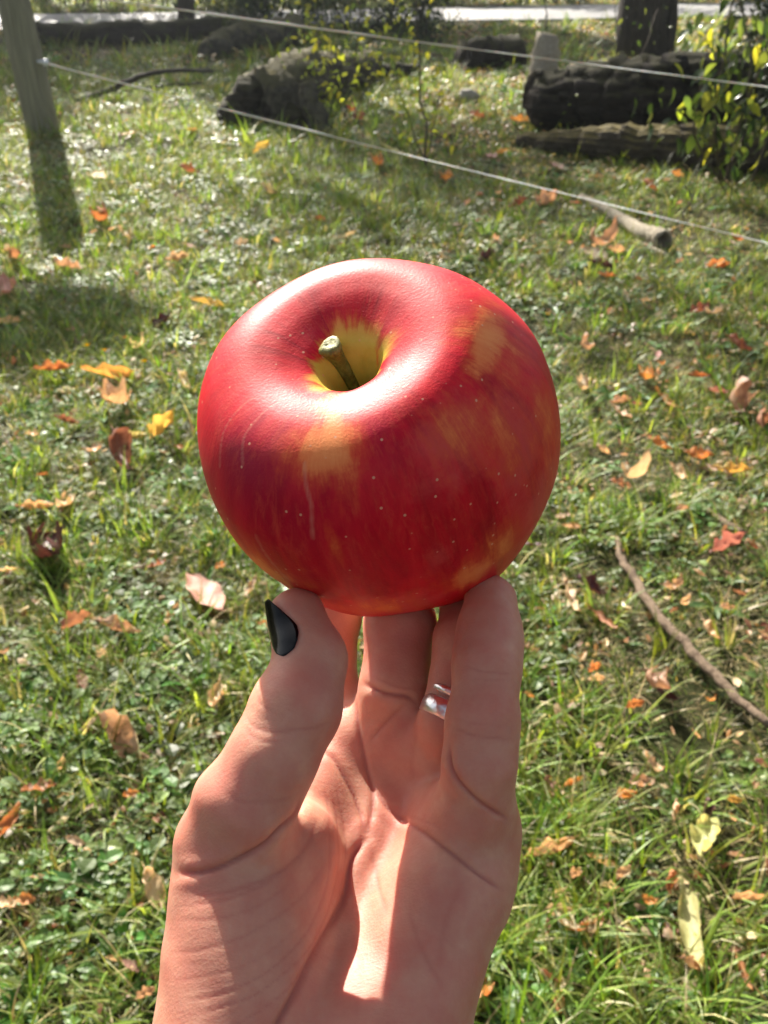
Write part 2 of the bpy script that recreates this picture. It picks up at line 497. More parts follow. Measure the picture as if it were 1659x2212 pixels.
    for k in range(len(kinds)):
        s1 = N.new('GeometryNodeSeparateGeometry'); s1.domain = 'POINT'; L.new(gi.outputs[0], s1.inputs[0]); L.new(eq(aG, k), s1.inputs[1])
        s2 = N.new('GeometryNodeSeparateGeometry'); s2.domain = 'POINT'; L.new(gi.outputs[0], s2.inputs[0]); L.new(eq(aK, k), s2.inputs[1])
        ip = N.new('GeometryNodeInstanceOnPoints')
        L.new(s2.outputs[0], ip.inputs['Points']); L.new(s1.outputs[0], ip.inputs['Instance'])
        e2r = N.new('FunctionNodeEulerToRotation'); L.new(aR, e2r.inputs[0]); L.new(e2r.outputs[0], ip.inputs['Rotation'])
        L.new(aS, ip.inputs['Scale'])
        L.new(ip.outputs[0], jn.inputs[0])
    L.new(jn.outputs[0], go.inputs[0])
    md = ob.modifiers.new('scatter', 'NODES'); md.node_group = ng
    print('turf points', len(P))
    return ob

build_ground(); build_road(); build_turf()
# ------------------------------------------------------------------ wood, bark, logs, trees, shrubs, post and fence
def bark_material(name, dark, light, moss=0.0, scale=(9, 9, 1.6), bump=0.9, mossc=(0.16, 0.17, 0.03)):
    M = NT(name)
    o = M.coord('Object')
    g = M.noise(M.mapping(o, scale), 3.0, 7, 0.7, dist=0.6)
    f = M.noise(o, 40, 5, 0.7)
    col = M.ramp(g, [(0.32, dark), (0.68, light)])
    col = M.mix(M.math('MULTIPLY', f, 0.4), col, tuple(x * 0.5 for x in dark))
    if moss:
        geo = M.n('NewGeometry'); sx = M.n('SeparateXYZ'); M.l(geo.outputs['Normal'], sx.inputs[0])
        mk = M.math('ADD', sx.outputs[2], M.math('MULTIPLY', M.math('SUBTRACT', M.noise(o, 5, 5, 0.7), 0.5), 2.4))
        mk = M.ramp(mk, [(0.35, 0.0), (0.75, moss)])
        col = M.mix(mk, col, M.ramp(f, [(0.3, tuple(x * 0.6 for x in mossc)), (0.7, mossc)]))
    h = M.math('ADD', g, M.math('MULTIPLY', f, 0.4))
    M.principled(Base_Color=col, Roughness=0.85, Specular_IOR_Level=0.25, Normal=M.bump(h, bump, 0.03))
    return M.m

def limb(path, radii, nseg=14, rough=0.08, furrow=0.0, seed=0, closed=(True, True), inner=None):
    """tapered noisy tube through points; returns verts, faces"""
    path = [Vector(p) for p in path]
    V, F = [], []
    n = len(path)
    ref = Vector((0, 0, 1)) if abs((path[-1] - path[0]).normalized().z) < 0.9 else Vector((1, 0, 0))
    for i, p in enumerate(path):
        d = (path[min(i + 1, n - 1)] - path[max(i - 1, 0)]).normalized()
        u = d.cross(ref).normalized(); v = d.cross(u)
        for j in range(nseg):
            a = 2 * math.pi * j / nseg
            q = p + u * math.cos(a) * radii[i] + v * math.sin(a) * radii[i]
            k = 1 + rough * 2 * mnoise.noise(q * (1.5 / max(radii[i], 0.02)) + Vector((seed, 0, 0)))
            if furrow: k += furrow * (abs(math.sin(a * 8 + mnoise.noise(q * 1.6 + Vector((seed, 3, 0))) * 3.0)) - 0.5)
            V.append(p + (q - p) * k)
    for i in range(n - 1):
        for j in range(nseg):
            F.append((i * nseg + j, i * nseg + (j + 1) % nseg, (i + 1) * nseg + (j + 1) % nseg, (i + 1) * nseg + j))
    for e, c in ((0, closed[0]), (n - 1, closed[1])):
        if not c: continue
        V.append(path[e]); k = len(V) - 1
        for j in range(nseg):
            q = (e * nseg + j, e * nseg + (j + 1) % nseg, k)
            F.append(q[::-1] if e == 0 else q)
    return V, F

def subdivide_path(pts, radii, n, wob=0.0, seed=0):
    pts = np.array([tuple(p) for p in pts], float); P = catmull(pts, n)
    R = np.interp(np.linspace(0, 1, n), np.linspace(0, 1, len(radii)), radii)
    out = []
    for i, p in enumerate(P):
        v = Vector(p) + wob * Vector((mnoise.noise(Vector((i * 0.35, seed, 0))), mnoise.noise(Vector((i * 0.35, seed, 9))), 0.5 * mnoise.noise(Vector((i * 0.35, seed, 19)))))
        out.append(v)
    return out, list(R)

def leaves_cloud(centers, n, size, seed, col_choices, droop=0.3, fold=0.3):
    """many small leaf blades spread through clumps: centers = [(x,y,z,rx,ry,rz)]"""
    rs = np.random.RandomState(seed)
    w8 = np.array([c[3] * c[4] * c[5] for c in centers]) ** 0.8; w8 = w8 / w8.sum()
    ci = rs.choice(len(centers), n, p=w8)
    C = np.array(centers)[ci]
    d = rs.normal(size=(n, 3)); d /= np.linalg.norm(d, axis=1, keepdims=True)
    r = rs.rand(n) ** 0.45
    P = C[:, :3] + d * r[:, None] * C[:, 3:6]
    yaw = rs.uniform(0, 2 * np.pi, n); pit = rs.uniform(-1.0, 0.4, n) - droop; roll = rs.uniform(-0.9, 0.9, n)
    L = size * rs.uniform(0.6, 1.3, n); W = L * rs.uniform(0.38, 0.6, n)
    dx = np.stack([np.cos(yaw) * np.cos(pit), np.sin(yaw) * np.cos(pit), np.sin(pit)], 1)
    s0 = np.stack([-np.sin(yaw), np.cos(yaw), 0 * yaw], 1); u0 = np.cross(dx, s0)
    s = s0 * np.cos(roll)[:, None] + u0 * np.sin(roll)[:, None]; u = np.cross(dx, s)
    tpl = [(0, 0, 0), (0.45, 0.5, fold * 0.5), (1, 0, 0), (0.45, -0.5, fold * 0.5)]
    V = np.zeros((n, 4, 3))
    for k, (a, b, c) in enumerate(tpl):
        V[:, k] = P + dx * (a * L)[:, None] + s * (b * W)[:, None] + u * (c * W)[:, None]
    base = np.arange(n)[:, None] * 4
    F = np.concatenate([base + np.array([[0, 1, 2]]), base + np.array([[0, 2, 3]])])
    cc = np.array(col_choices)[rs.randint(len(col_choices), size=n)] * rs.uniform(0.7, 1.25, (n, 1))
    return V.reshape(-1, 3), F, np.repeat(cc, 4, 0)

def foliage_obj(name, centers, n, size, seed, cols, mat, parent, **kw):
    V, F, c = leaves_cloud(centers, n, size, seed, cols, **kw)
    o = link_mesh(name, V, F, mat, parent, smooth=False)
    attr_color(o.data, 'tint', c)
    return o

M_BARK = bark_material('tree_bark', (0.022, 0.018, 0.013), (0.075, 0.06, 0.045))
M_LOG = bark_material('rotting_bark', (0.010, 0.008, 0.006), (0.060, 0.046, 0.032), moss=0.18, scale=(1.6, 9, 13), bump=1.0)
M_LOGMOSS = bark_material('mossy_log_bark', (0.03, 0.024, 0.016), (0.13, 0.105, 0.07), moss=0.5, scale=(1.6, 9, 13), mossc=(0.26, 0.21, 0.05))
M_STICK = bark_material('stick_bark', (0.13, 0.085, 0.055), (0.34, 0.25, 0.17), scale=(30, 30, 30), bump=0.6)
M_PALE = bark_material('bleached_wood', (0.28, 0.23, 0.16), (0.58, 0.52, 0.40), scale=(25, 25, 25), bump=0.6)
M_LEAF = foliage_material('tree_leaves', trans=0.35, rough=0.4, vary=0.1)
M_LEAF_LIT = foliage_material('thin_backlit_leaves', trans=0.62, rough=0.3, vary=0.1)

def build_logs():
    def log(name, pts, radii, n, mat, label, seed, furrow=0.12, rough=0.10, nseg=28, cat='log', wob=0.05):
        P, R = subdivide_path(pts, radii, n, wob, seed)
        V, F = limb(P, R, nseg, rough, furrow, seed)
        o = link_mesh(name, V, F, mat)
        tag(o, label, cat)
        return o
    def on(px, py, up): p = at(px, py); p.z += up; return p
    # the big dark logs at the right
    a = on(1160, 292, 0.22); b = on(1500, 300, 0.25); c = on(1860, 300, 0.27)
    log('fallen_log', [a, (a + b) / 2, b, c], [0.17, 0.24, 0.26, 0.28], 60, M_LOG, 'big dark fallen log behind the fence wires at right, upper of the pair', 3, 0.07, 0.11, 80)
    a = on(1120, 322, 0.04); b = on(1330, 352, 0.10); c = on(1560, 372, 0.12); d = on(1800, 380, 0.13)
    log('fallen_log', [a, b, c, d], [0.045, 0.11, 0.13, 0.14], 60, M_LOGMOSS, 'lower rotting log with yellow moss on top, lying in front of the big dark log', 5, 0.08, 0.13, 64)
    # stump of pale wood standing on the big log's end
    a = on(1165, 250, 0.12); t = a + Vector((0.03, 0.05, 0.42))
    log('wood_stump', [a, (a + t) / 2, t], [0.10, 0.10, 0.07], 12, M_PALE, 'pale pointed broken stump at the left end of the big dark log', 8, 0.1, 0.14, 18, 'stump', 0.01)
    # rotten log in the middle
    e = on(565, 278, 0.17); f = on(735, 205, 0.15); g = on(800, 170, 0.12)
    M_ROT = bark_material('crumbling_log_wood', (0.022, 0.018, 0.014), (0.16, 0.14, 0.10), moss=0.45, scale=(6, 6, 6), mossc=(0.22, 0.20, 0.08))
    L = log('rotten_log', [e, (e + f) / 2 + Vector((0, 0, 0.04)), f, g], [0.19, 0.19, 0.15, 0.10], 36, M_ROT, 'crumbling grey rotten log with mossy back lying in the middle distance', 12, 0.2, 0.2, 36)
    # rotted-out lumps of its broken end
    for i, (px, py, r, h) in enumerate([(505, 262, 0.10, 0.08), (540, 225, 0.10, 0.22), (600, 255, 0.13, 0.14), (520, 240, 0.07, 0.16), (628, 275, 0.09, 0.07)]):
        p = at(px if i != 1 else 545, 275 if i < 4 else 285); p.z += h
        d = Vector((0.10, -0.02, 0.03))
        V, F = limb([p - d, p - d * 0.4, p + d * 0.4, p + d], [r * 0.5, r, r, r * 0.55], 16, 0.3, 0.1, 31 + i)
        link_mesh('broken_wood', V, F, M_LOG, L)
    a = on(690, 290, -0.02); t = a + Vector((-0.09, 0.10, 0.33))
    log('wood_stump', [a, (a + t) / 2, t], [0.085, 0.075, 0.055], 12, M_ROT, 'thin dark upright stump just right of the rotten log', 14, 0.15, 0.2, 16, 'stump', 0.02)
    # logs farther back, left
    a = on(445, 128, 0.08); b = on(520, 112, 0.13); c = on(650, 108, 0.17)
    log('mossy_log', [a, b, c], [0.09, 0.14, 0.17], 26, M_ROT, 'low mossy log behind the rotten log, rounded end to the left', 17, 0.1, 0.18, 24)
    a = on(60, 98, 0.10); b = on(270, 100, 0.12); c = on(480, 92, 0.13)
    log('fallen_log', [a, b, c], [0.12, 0.14, 0.13], 30, M_LOG, 'long dark log lying far left below the road', 19, 0.1, 0.12, 20)
    a = on(815, 172, 0.05); b = on(905, 172, 0.06)
    log('fallen_log', [a, (a + b) / 2, b], [0.06, 0.075, 0.07], 14, M_LOG, 'short dark log lying right of the mossy log', 21, 0.1, 0.15, 16)
    a = on(1000, 150, 0.12); b = on(1120, 148, 0.14)
    log('fallen_log', [a, (a + b) / 2, b], [0.13, 0.16, 0.15], 16, M_LOG, 'dark log in shade left of the big log pair', 23, 0.1, 0.15, 18)

def rock(name, p, s, seed, label, mat):
    n1, n2 = 12, 18; V = []; F = []
    for i in range(n1 + 1):
        th = math.pi * i / n1
        for j in range(n2):
            a = 2 * math.pi * j / n2
            v = Vector((math.sin(th) * math.cos(a), math.sin(th) * math.sin(a), math.cos(th)))
            k = 1 + 0.5 * mnoise.noise(v * 1.3 + Vector((seed, 0, 0))) + 0.15 * mnoise.noise(v * 4 + Vector((seed, 5, 0)))
            V.append(Vector((v.x * s[0], v.y * s[1], v.z * s[2])) * k + p)
    for i in range(n1):
        for j in range(n2): F.append((i * n2 + j, (i + 1) * n2 + j, (i + 1) * n2 + (j + 1) % n2, i * n2 + (j + 1) % n2))
    o = link_mesh(name, V, F, mat)
    tag(o, label, 'stone')

def build_stones():
    M = NT('field_stone'); o = M.coord('Object')
    M.principled(Base_Color=M.ramp(M.noise(o, 20, 5, 0.7), [(0.3, (0.16, 0.14, 0.12)), (0.7, (0.40, 0.37, 0.32))]), Roughness=0.8, Normal=M.bump(M.noise(o, 60, 5, 0.7), 0.6, 0.01))
    p = at(1008, 222); rock('stone', p + Vector((0, 0, 0.05)), (0.085, 0.06, 0.06), 2, 'pale angular stone in the grass left of the big log', M.m)
    p = at(318, 228); rock('stone', p + Vector((0, 0, 0.03)), (0.035, 0.035, 0.035), 6, 'small round stone in the grass right of the fence post', M.m)

# ---- trees
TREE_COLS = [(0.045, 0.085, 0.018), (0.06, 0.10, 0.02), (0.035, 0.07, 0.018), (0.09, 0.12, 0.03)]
def tree(x, y, r, h, crown, n, size, label, seed, lean=(0, 0), name='tree', forks=0):
    z = ground_z(x, y)
    root = empty(name, (x, y, z)); tag(root, label, 'tree')
    if name != 'bush':
        path = [Vector((0, 0, -0.05)), Vector((lean[0] * 0.3, lean[1] * 0.3, h * 0.3)), Vector((lean[0] * 0.7, lean[1] * 0.7, h * 0.65)), Vector((lean[0], lean[1], h))]
        P, R = subdivide_path(path, [r * 1.25, r, r * 0.8, r * 0.35], 22, 0.1, seed)
        V, F = limb(P, R, 18, 0.08, 0.10, seed)
        link_mesh('trunk', V, F, M_BARK, root)
        rs = np.random.RandomState(seed)
        for i, c in enumerate(crown[:4 + forks]):
            t = rs.uniform(0.35, 0.8); s = P[int(t * 21)]
            e = Vector(c[:3]) - Vector((x, y, z))
            Pp, Rr = subdivide_path([s, (s + e) / 2 + Vector((0, 0, 0.1)), e], [r * 0.45, r * 0.28, r * 0.08], 9, 0.1, seed + i)
            V, F = limb(Pp, Rr, 8, 0.06, 0, seed)
            link_mesh('branch', V, F, M_BARK, root)
    cr = [(c[0] - x, c[1] - y, c[2] - z) + tuple(c[3:]) for c in crown]
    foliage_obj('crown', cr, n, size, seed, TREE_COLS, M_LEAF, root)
    return root

def clumps(cx, cy, cz, rx, ry, rz, n, seed, k=0.42):
    rs = np.random.RandomState(seed); out = []
    for _ in range(n):
        d = rs.normal(size=3); d /= np.linalg.norm(d); q = rs.rand() ** 0.4 * 0.85
        s = rs.uniform(0.7, 1.3) * k
        out.append((cx + d[0] * rx * q, cy + d[1] * ry * q, cz + d[2] * rz * q, rx * s, ry * s, rz * s))
    return out

def build_trees():
    # trunk seen at the right, forked, its crown far above the frame
    p = at(1388, 128)
    root = tree(p.x, p.y, 0.19, 9.0, clumps(p.x, p.y + 1.5, 10.5, 2.6, 2.4, 2.0, 14, 3), 5000, 0.16, 'dark tree with a thick trunk standing behind the big log', 41)
    q = at(1438, 126) - p
    P, R = subdivide_path([Vector((q.x * 0.8, 0, -0.05)), Vector((q.x * 0.72, 0.03, 1.2)), Vector((q.x * 0.6, 0.0, 3.0))], [0.085, 0.06, 0.05], 14, 0.06, 4)
    V, F = limb(P, R, 12, 0.1, 0.1, 9); link_mesh('trunk', V, F, M_BARK, root)
    # vines and ivy leaves on the trunk
    rs = np.random.RandomState(5)
    foliage_obj('ivy', [(-0.15, -0.1, 0.3 + 0.3 * i, 0.12, 0.14, 0.2) for i in range(5)] + [(0.1, -0.15, 0.5, 0.1, 0.1, 0.4)], 260, 0.05, 8, TREE_COLS, M_LEAF, root)
    p = at(402, 58)
    tree(p.x, p.y, 0.09, 7.0, clumps(p.x - 0.3, p.y + 0.5, 7.6, 2.0, 2.0, 1.5, 10, 6), 2600, 0.16, 'slim tree trunk standing far back beside the road, left of centre', 43)
    # trees across the road whose crowns throw the shade over the back of the garden
    spots = [(-13.0, 20.5, 6.2, 2.6), (-9.5, 21.5, 6.8, 2.6), (-6.2, 20.2, 6.0, 2.4), (-3.4, 21.4, 6.4, 1.7), (-1.2, 20.4, 5.6, 1.2), (4.0, 27.5, 7.5, 2.0), (5.4, 24.5, 7.2, 2.6), (8.8, 23.5, 6.8, 2.6), (12.5, 24.0, 7.0, 2.6), (16.5, 25.0, 7.0, 2.6)]
    words = ['leafy tree beyond the road, outermost at the left', 'tall leafy tree beyond the road, second from the left', 'leafy tree beyond the road, right behind the fence post side', 'leafy tree beyond the road, behind the slim trunk',
             'leafy tree beyond the road, behind the centre thicket', 'leafy tree beyond the road, above the right lawn strip', 'leafy tree beyond the road, behind the thick trunk', 'leafy tree beyond the road, right of the thick trunk', 'leafy tree beyond the road, behind the hanging leaves', 'leafy tree beyond the road, outermost at the right']
    for i, ((x, y, h, rr), wd) in enumerate(zip(spots, words)):
        tree(x, y, 0.16, h, clumps(x, y, h, rr * 1.15, rr * 1.3, rr * 0.9, 16, 50 + i), 6500, 0.24, wd, 60 + i)
    # tree standing left of the frame, one low branch shades the lawn at left
    tree(-6.6, 9.6, 0.15, 4.6, clumps(-3.75, 7.95, 3.40, 0.95, 0.72, 0.40, 26, 81, 0.42) + clumps(-7.6, 9.8, 5.2, 1.0, 0.9, 0.6, 3, 82), 26000, 0.15, 'garden tree left of the fence post whose low branch shades the lawn', 80)

def build_bushes():
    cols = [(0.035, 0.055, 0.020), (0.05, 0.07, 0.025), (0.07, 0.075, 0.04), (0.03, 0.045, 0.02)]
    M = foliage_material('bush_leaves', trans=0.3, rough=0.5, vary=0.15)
    def bush(x, y, rx, ry, rz, n, size, label, seed, cc=cols, stems=5):
        z = ground_z(x, y)
        r = empty('bush', (x, y, z)); tag(r, label, 'bush')
        cl = clumps(0, 0, rz * 0.8, rx, ry, rz, 12, seed)
        cl = [(c[0], c[1], max(c[2], 0.12)) + c[3:] for c in cl]
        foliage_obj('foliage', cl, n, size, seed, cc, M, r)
        rs = np.random.RandomState(seed)
        for i in range(stems):
            e = Vector(cl[i][:3]); P, R = subdivide_path([Vector((e.x * 0.2, e.y * 0.2, -0.03)), e * 0.55, e], [0.02, 0.014, 0.006], 8, 0.08, seed + i)
            V, F = limb(P, R, 6, 0.05, 0, seed); link_mesh('stem', V, F, M_BARK, r)
    # hedge row beyond the road
    k = 0
    names = ['far left edge', 'behind the fence post', 'left of the slim trunk', 'behind the slim trunk', 'behind the rotten log', 'left of the centre thicket', 'behind the centre thicket', 'above the bright lawn strip', 'left of the thick trunk', 'behind the thick trunk', 'right of the thick trunk', 'behind the hanging leaves', 'far right edge']
    for i, nm in enumerate(names):
        x = -12.5 + i * 1.95
        y = road_y(x) + 2.0 + 0.25 * math.sin(i * 2.1)
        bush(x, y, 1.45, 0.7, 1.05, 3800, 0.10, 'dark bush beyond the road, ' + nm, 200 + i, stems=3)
    # thicket in front of the road, centre
    p = at(790, 78); bush(p.x, p.y, 1.15, 0.5, 0.75, 5200, 0.055, 'dark twiggy thicket top centre before the road', 230)
    p = at(915, 92); bush(p.x, p.y, 0.50, 0.4, 0.60, 2600, 0.055, 'dark rounded bush at the left end of the bright lawn strip', 231)
    p = at(600, 88); bush(p.x, p.y, 0.75, 0.4, 0.50, 3000, 0.055, 'low dark green growth behind the mossy log', 232)
    p = at(490, 68); bush(p.x, p.y, 0.60, 0.3, 0.32, 1500, 0.06, 'pale green low bush beside the slim trunk', 233, [(0.08, 0.11, 0.04), (0.10, 0.13, 0.05)])
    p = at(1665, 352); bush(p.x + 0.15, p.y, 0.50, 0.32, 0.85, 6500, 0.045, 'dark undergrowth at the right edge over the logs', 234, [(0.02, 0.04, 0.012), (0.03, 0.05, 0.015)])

def leaf_mesh(name, L=1.0, W=0.4, cup=0.15, bend=0.3, mat=None):
    V, F = [], []; n = 6
    for i in range(n + 1):
        t = i / n; w = W * math.sin(math.pi * min(1.0, t ** 0.8)) * 0.5 + (0.004 if 0 < i < n else 0)
        zz = -bend * t * t * L
        for s in (-1, 0, 1): V.append((t * L, s * w * L, zz + abs(s) * cup * w * L * 2))
    for i in range(n):
        for j in (0, 1): F.append((i * 3 + j, (i + 1) * 3 + j, (i + 1) * 3 + j + 1, i * 3 + j + 1))
    me = bpy.data.meshes.new(name); me.from_pydata(V, [], F); me.update()
    me.polygons.foreach_set('use_smooth', [True] * len(me.polygons))
    if mat: me.materials.append(mat)
    return me

def build_saplings():
    ymat = foliage_material('sapling_leaf_yellow', 0.62, 0.3, 0.25, flat=(0.32, 0.36, 0.05))
    gmat = foliage_material('sapling_leaf_green', 0.5, 0.22, 0.3, flat=(0.13, 0.18, 0.045))
    dmat = foliage_material('sapling_leaf_dark', 0.4, 0.25, 0.2, flat=(0.035, 0.06, 0.015))
    wm = bark_material('twig_bark', (0.05, 0.04, 0.03), (0.16, 0.13, 0.09), scale=(30, 30, 30), bump=0.3)
    meshes = {}
    for nm, m in (('y', ymat), ('g', gmat), ('d', dmat)):
        meshes[nm] = [leaf_mesh('leaf', 1, 0.42, 0.2, 0.35, m), leaf_mesh('leaf', 1, 0.36, 0.35, 0.15, m), leaf_mesh('leaf', 1, 0.5, 0.1, 0.6, m)]
    def sapling(px, py, stems, leafsize, nleaf, mix, label, seed, name='sapling', cat='sapling', droop=0.5, top=None):
        """stems: list of lists of (px, py) way points above the foot, all about as far away as the foot"""
        foot = at(px, py); root = empty(name, foot); tag(root, label, cat)
        rs = np.random.RandomState(seed); cnt = 0
        for si, (pts, r0, dpt) in enumerate(stems):
            W = [at_dist(x, y, foot.y + dpt * i / max(1, len(pts) - 1)) - foot for i, (x, y) in enumerate(pts)]
            P, R = subdivide_path(W, [r0, r0 * 0.7, r0 * 0.3], 16, 0.03, seed + si)
            V, F = limb(P, R, 7, 0.05, 0, seed); link_mesh('stem', V, F, wm, root)
            per = nleaf // len(stems)
            for k in range(per):
                t = rs.uniform(0.25, 1.0); p = P[int(t * 15)]
                a = rs.uniform(0, 6.283); ln = rs.uniform(0.01, 0.20) * leafsize / 0.05
                tip = p + Vector((math.cos(a) * ln, math.sin(a) * ln, rs.uniform(-0.25, 0.45) * ln))
                c = mix[rs.randint(len(mix))]
                lf = bpy.data.objects.new('leaf', meshes[c][rs.randint(3)]); COL.objects.link(lf); lf.parent = root
                lf.location = tip; s = leafsize * rs.uniform(0.6, 1.25); lf.scale = (s, s, s)
                lf.rotation_euler = (rs.uniform(-1.3, 1.3), rs.uniform(-0.5, 1.0) + droop * 0.35, rs.uniform(0, 6.283))
    # centre saplings with glittering leaves
    sapling(925, 372, [([(925, 372), (915, 260), (905, 120), (900, -60)], 0.008, 0.1), ([(925, 372), (930, 300), (950, 210), (960, 130)], 0.005, 0.1), ([(925, 372), (895, 290), (860, 180), (850, 90)], 0.005, 0.2)], 0.045, 170, 'yyyggg', 'thin sapling with glinting green leaves rising above the apple', 301)
    sapling(745, 262, [([(745, 262), (760, 160), (775, 60), (780, -60)], 0.007, 0.1), ([(745, 262), (720, 180), (700, 120), (670, 60)], 0.005, 0.2), ([(745, 262), (800, 180), (830, 100), (850, 10)], 0.005, 0.2), ([(745, 262), (690, 210), (660, 150), (640, 40)], 0.004, 0.2)], 0.05, 260, 'yyyyggg', 'leafy yellow green sapling growing over the mossy end of the rotten log', 302)
    sapling(660, 110, [([(660, 110), (668, 40), (660, -30)], 0.010, 0.2), ([(660, 110), (690, 60), (700, -20)], 0.008, 0.2), ([(660, 110), (620, 50), (560, -10)], 0.006, 0.2)], 0.07, 66, 'yyyg', 'yellow leaved sapling at the top edge behind the mossy log', 303)
    sapling(560, 62, [([(560, 62), (545, 20), (520, -20)], 0.008, 0.2), ([(560, 62), (500, 25), (460, -5)], 0.006, 0.2)], 0.07, 26, 'yyy', 'small yellow sapling at the top edge right of the slim trunk', 304)
    # plants before the big log
    sapling(1275, 300, [([(1275, 300), (1250, 250), (1225, 205)], 0.004, -0.1), ([(1275, 300), (1225, 285), (1205, 270)], 0.003, -0.1), ([(1275, 300), (1290, 255), (1270, 230)], 0.003, -0.1)], 0.036, 30, 'yyg', 'small weed with yellow leaves in front of the big log', 305, 'weed', 'weed')
    sapling(1330, 200, [([(1330, 260), (1335, 110), (1322, -30)], 0.010, 0.5), ([(1330, 260), (1400, 80), (1420, 20)], 0.006, 0.5)], 0.055, 22, 'ddg', 'thin bare sapling with few dark leaves left of the thick trunk', 306)
    sapling(1182, 78, [([(1182, 78), (1180, 30), (1176, -30)], 0.012, 0.1)], 0.05, 4, 'd', 'thin bare stem in the bright lawn strip', 307)
    # hanging leaves at the right edge
    sapling(1560, 400, [([(1560, 400), (1545, 280), (1560, 120), (1600, -60)], 0.011, -0.4), ([(1575, 405), (1610, 260), (1620, 120), (1590, -20)], 0.010, -0.3), ([(1560, 400), (1590, 300), (1640, 150), (1690, 20)], 0.010, -0.5),
                        ([(1560, 400), (1500, 290), (1515, 200), (1530, 60)], 0.007, -0.3), ([(1620, 400), (1655, 300), (1660, 200), (1640, 60)], 0.008, -0.3)], 0.082, 250, 'yggdddd', 'shrub with large drooping yellow green leaves at the right edge', 308, 'shrub', 'shrub', 1.6)
    # twigs before the logs, bare
    sapling(1480, 480, [([(1480, 480), (1490, 420), (1470, 395), (1440, 390)], 0.005, 0.1), ([(1500, 470), (1540, 430), (1575, 395)], 0.004, 0.1)], 0.03, 0, 'g', 'bare grey twigs sticking up near the lower fence tape at right', 309, 'twig', 'twig')
    # small yellow flowers in the shade patch
    M = NT('petal_yellow'); M.principled(Base_Color=(0.85, 0.50, 0.0), Roughness=0.9, Specular_IOR_Level=0.02, Subsurface_Weight=0.3, Subsurface_Scale=0.004)
    M2 = NT('petal_orange'); M2.principled(Base_Color=(0.75, 0.26, 0.02), Roughness=0.5)
    gm = foliage_material('flower_stalk', 0.3, 0.4, 0.1, flat=(0.05, 0.11, 0.02))
    for (px, py, r, lab, mm) in ((195, 757, 0.0085, 'small yellow flower left of two others in the shade patch', M), (232, 768, 0.0085, 'small yellow flower between two others in the shade patch', M), (317, 793, 0.009, 'small yellow flower nearest the apple among three', M), (275, 738, 0.006, 'tiny orange bud above the yellow flowers', M2), (1180, 686, 0.008, 'small yellow flower right of the apple shoulder', M)):
        foot = at(px, py + 38); root = empty('flower', foot); tag(root, lab, 'flower')
        head = foot + Vector((0, 0.004, 0.072))
        V, F = limb([foot - foot, (head - foot) * 0.5 + Vector((0.003, 0, 0)), head - foot], [0.0012, 0.001, 0.001], 6); link_mesh('stem', V, F, gm, root)
        V, F = [], []
        h = head - foot
        for k in range(6):
            a = k * math.pi / 3
            for (rr, da, z) in ((0.2, 0, 0), (0.8, -0.45, 0.25), (1.1, 0, 0.35), (0.8, 0.45, 0.25)):
                V.append(h + Vector((math.cos(a + da) * rr * r, math.sin(a + da) * rr * r, z * r * 2.6)))
            F.append((4 * k, 4 * k + 1, 4 * k + 2, 4 * k + 3))
        link_mesh('petals', V, F, mm.m, root)

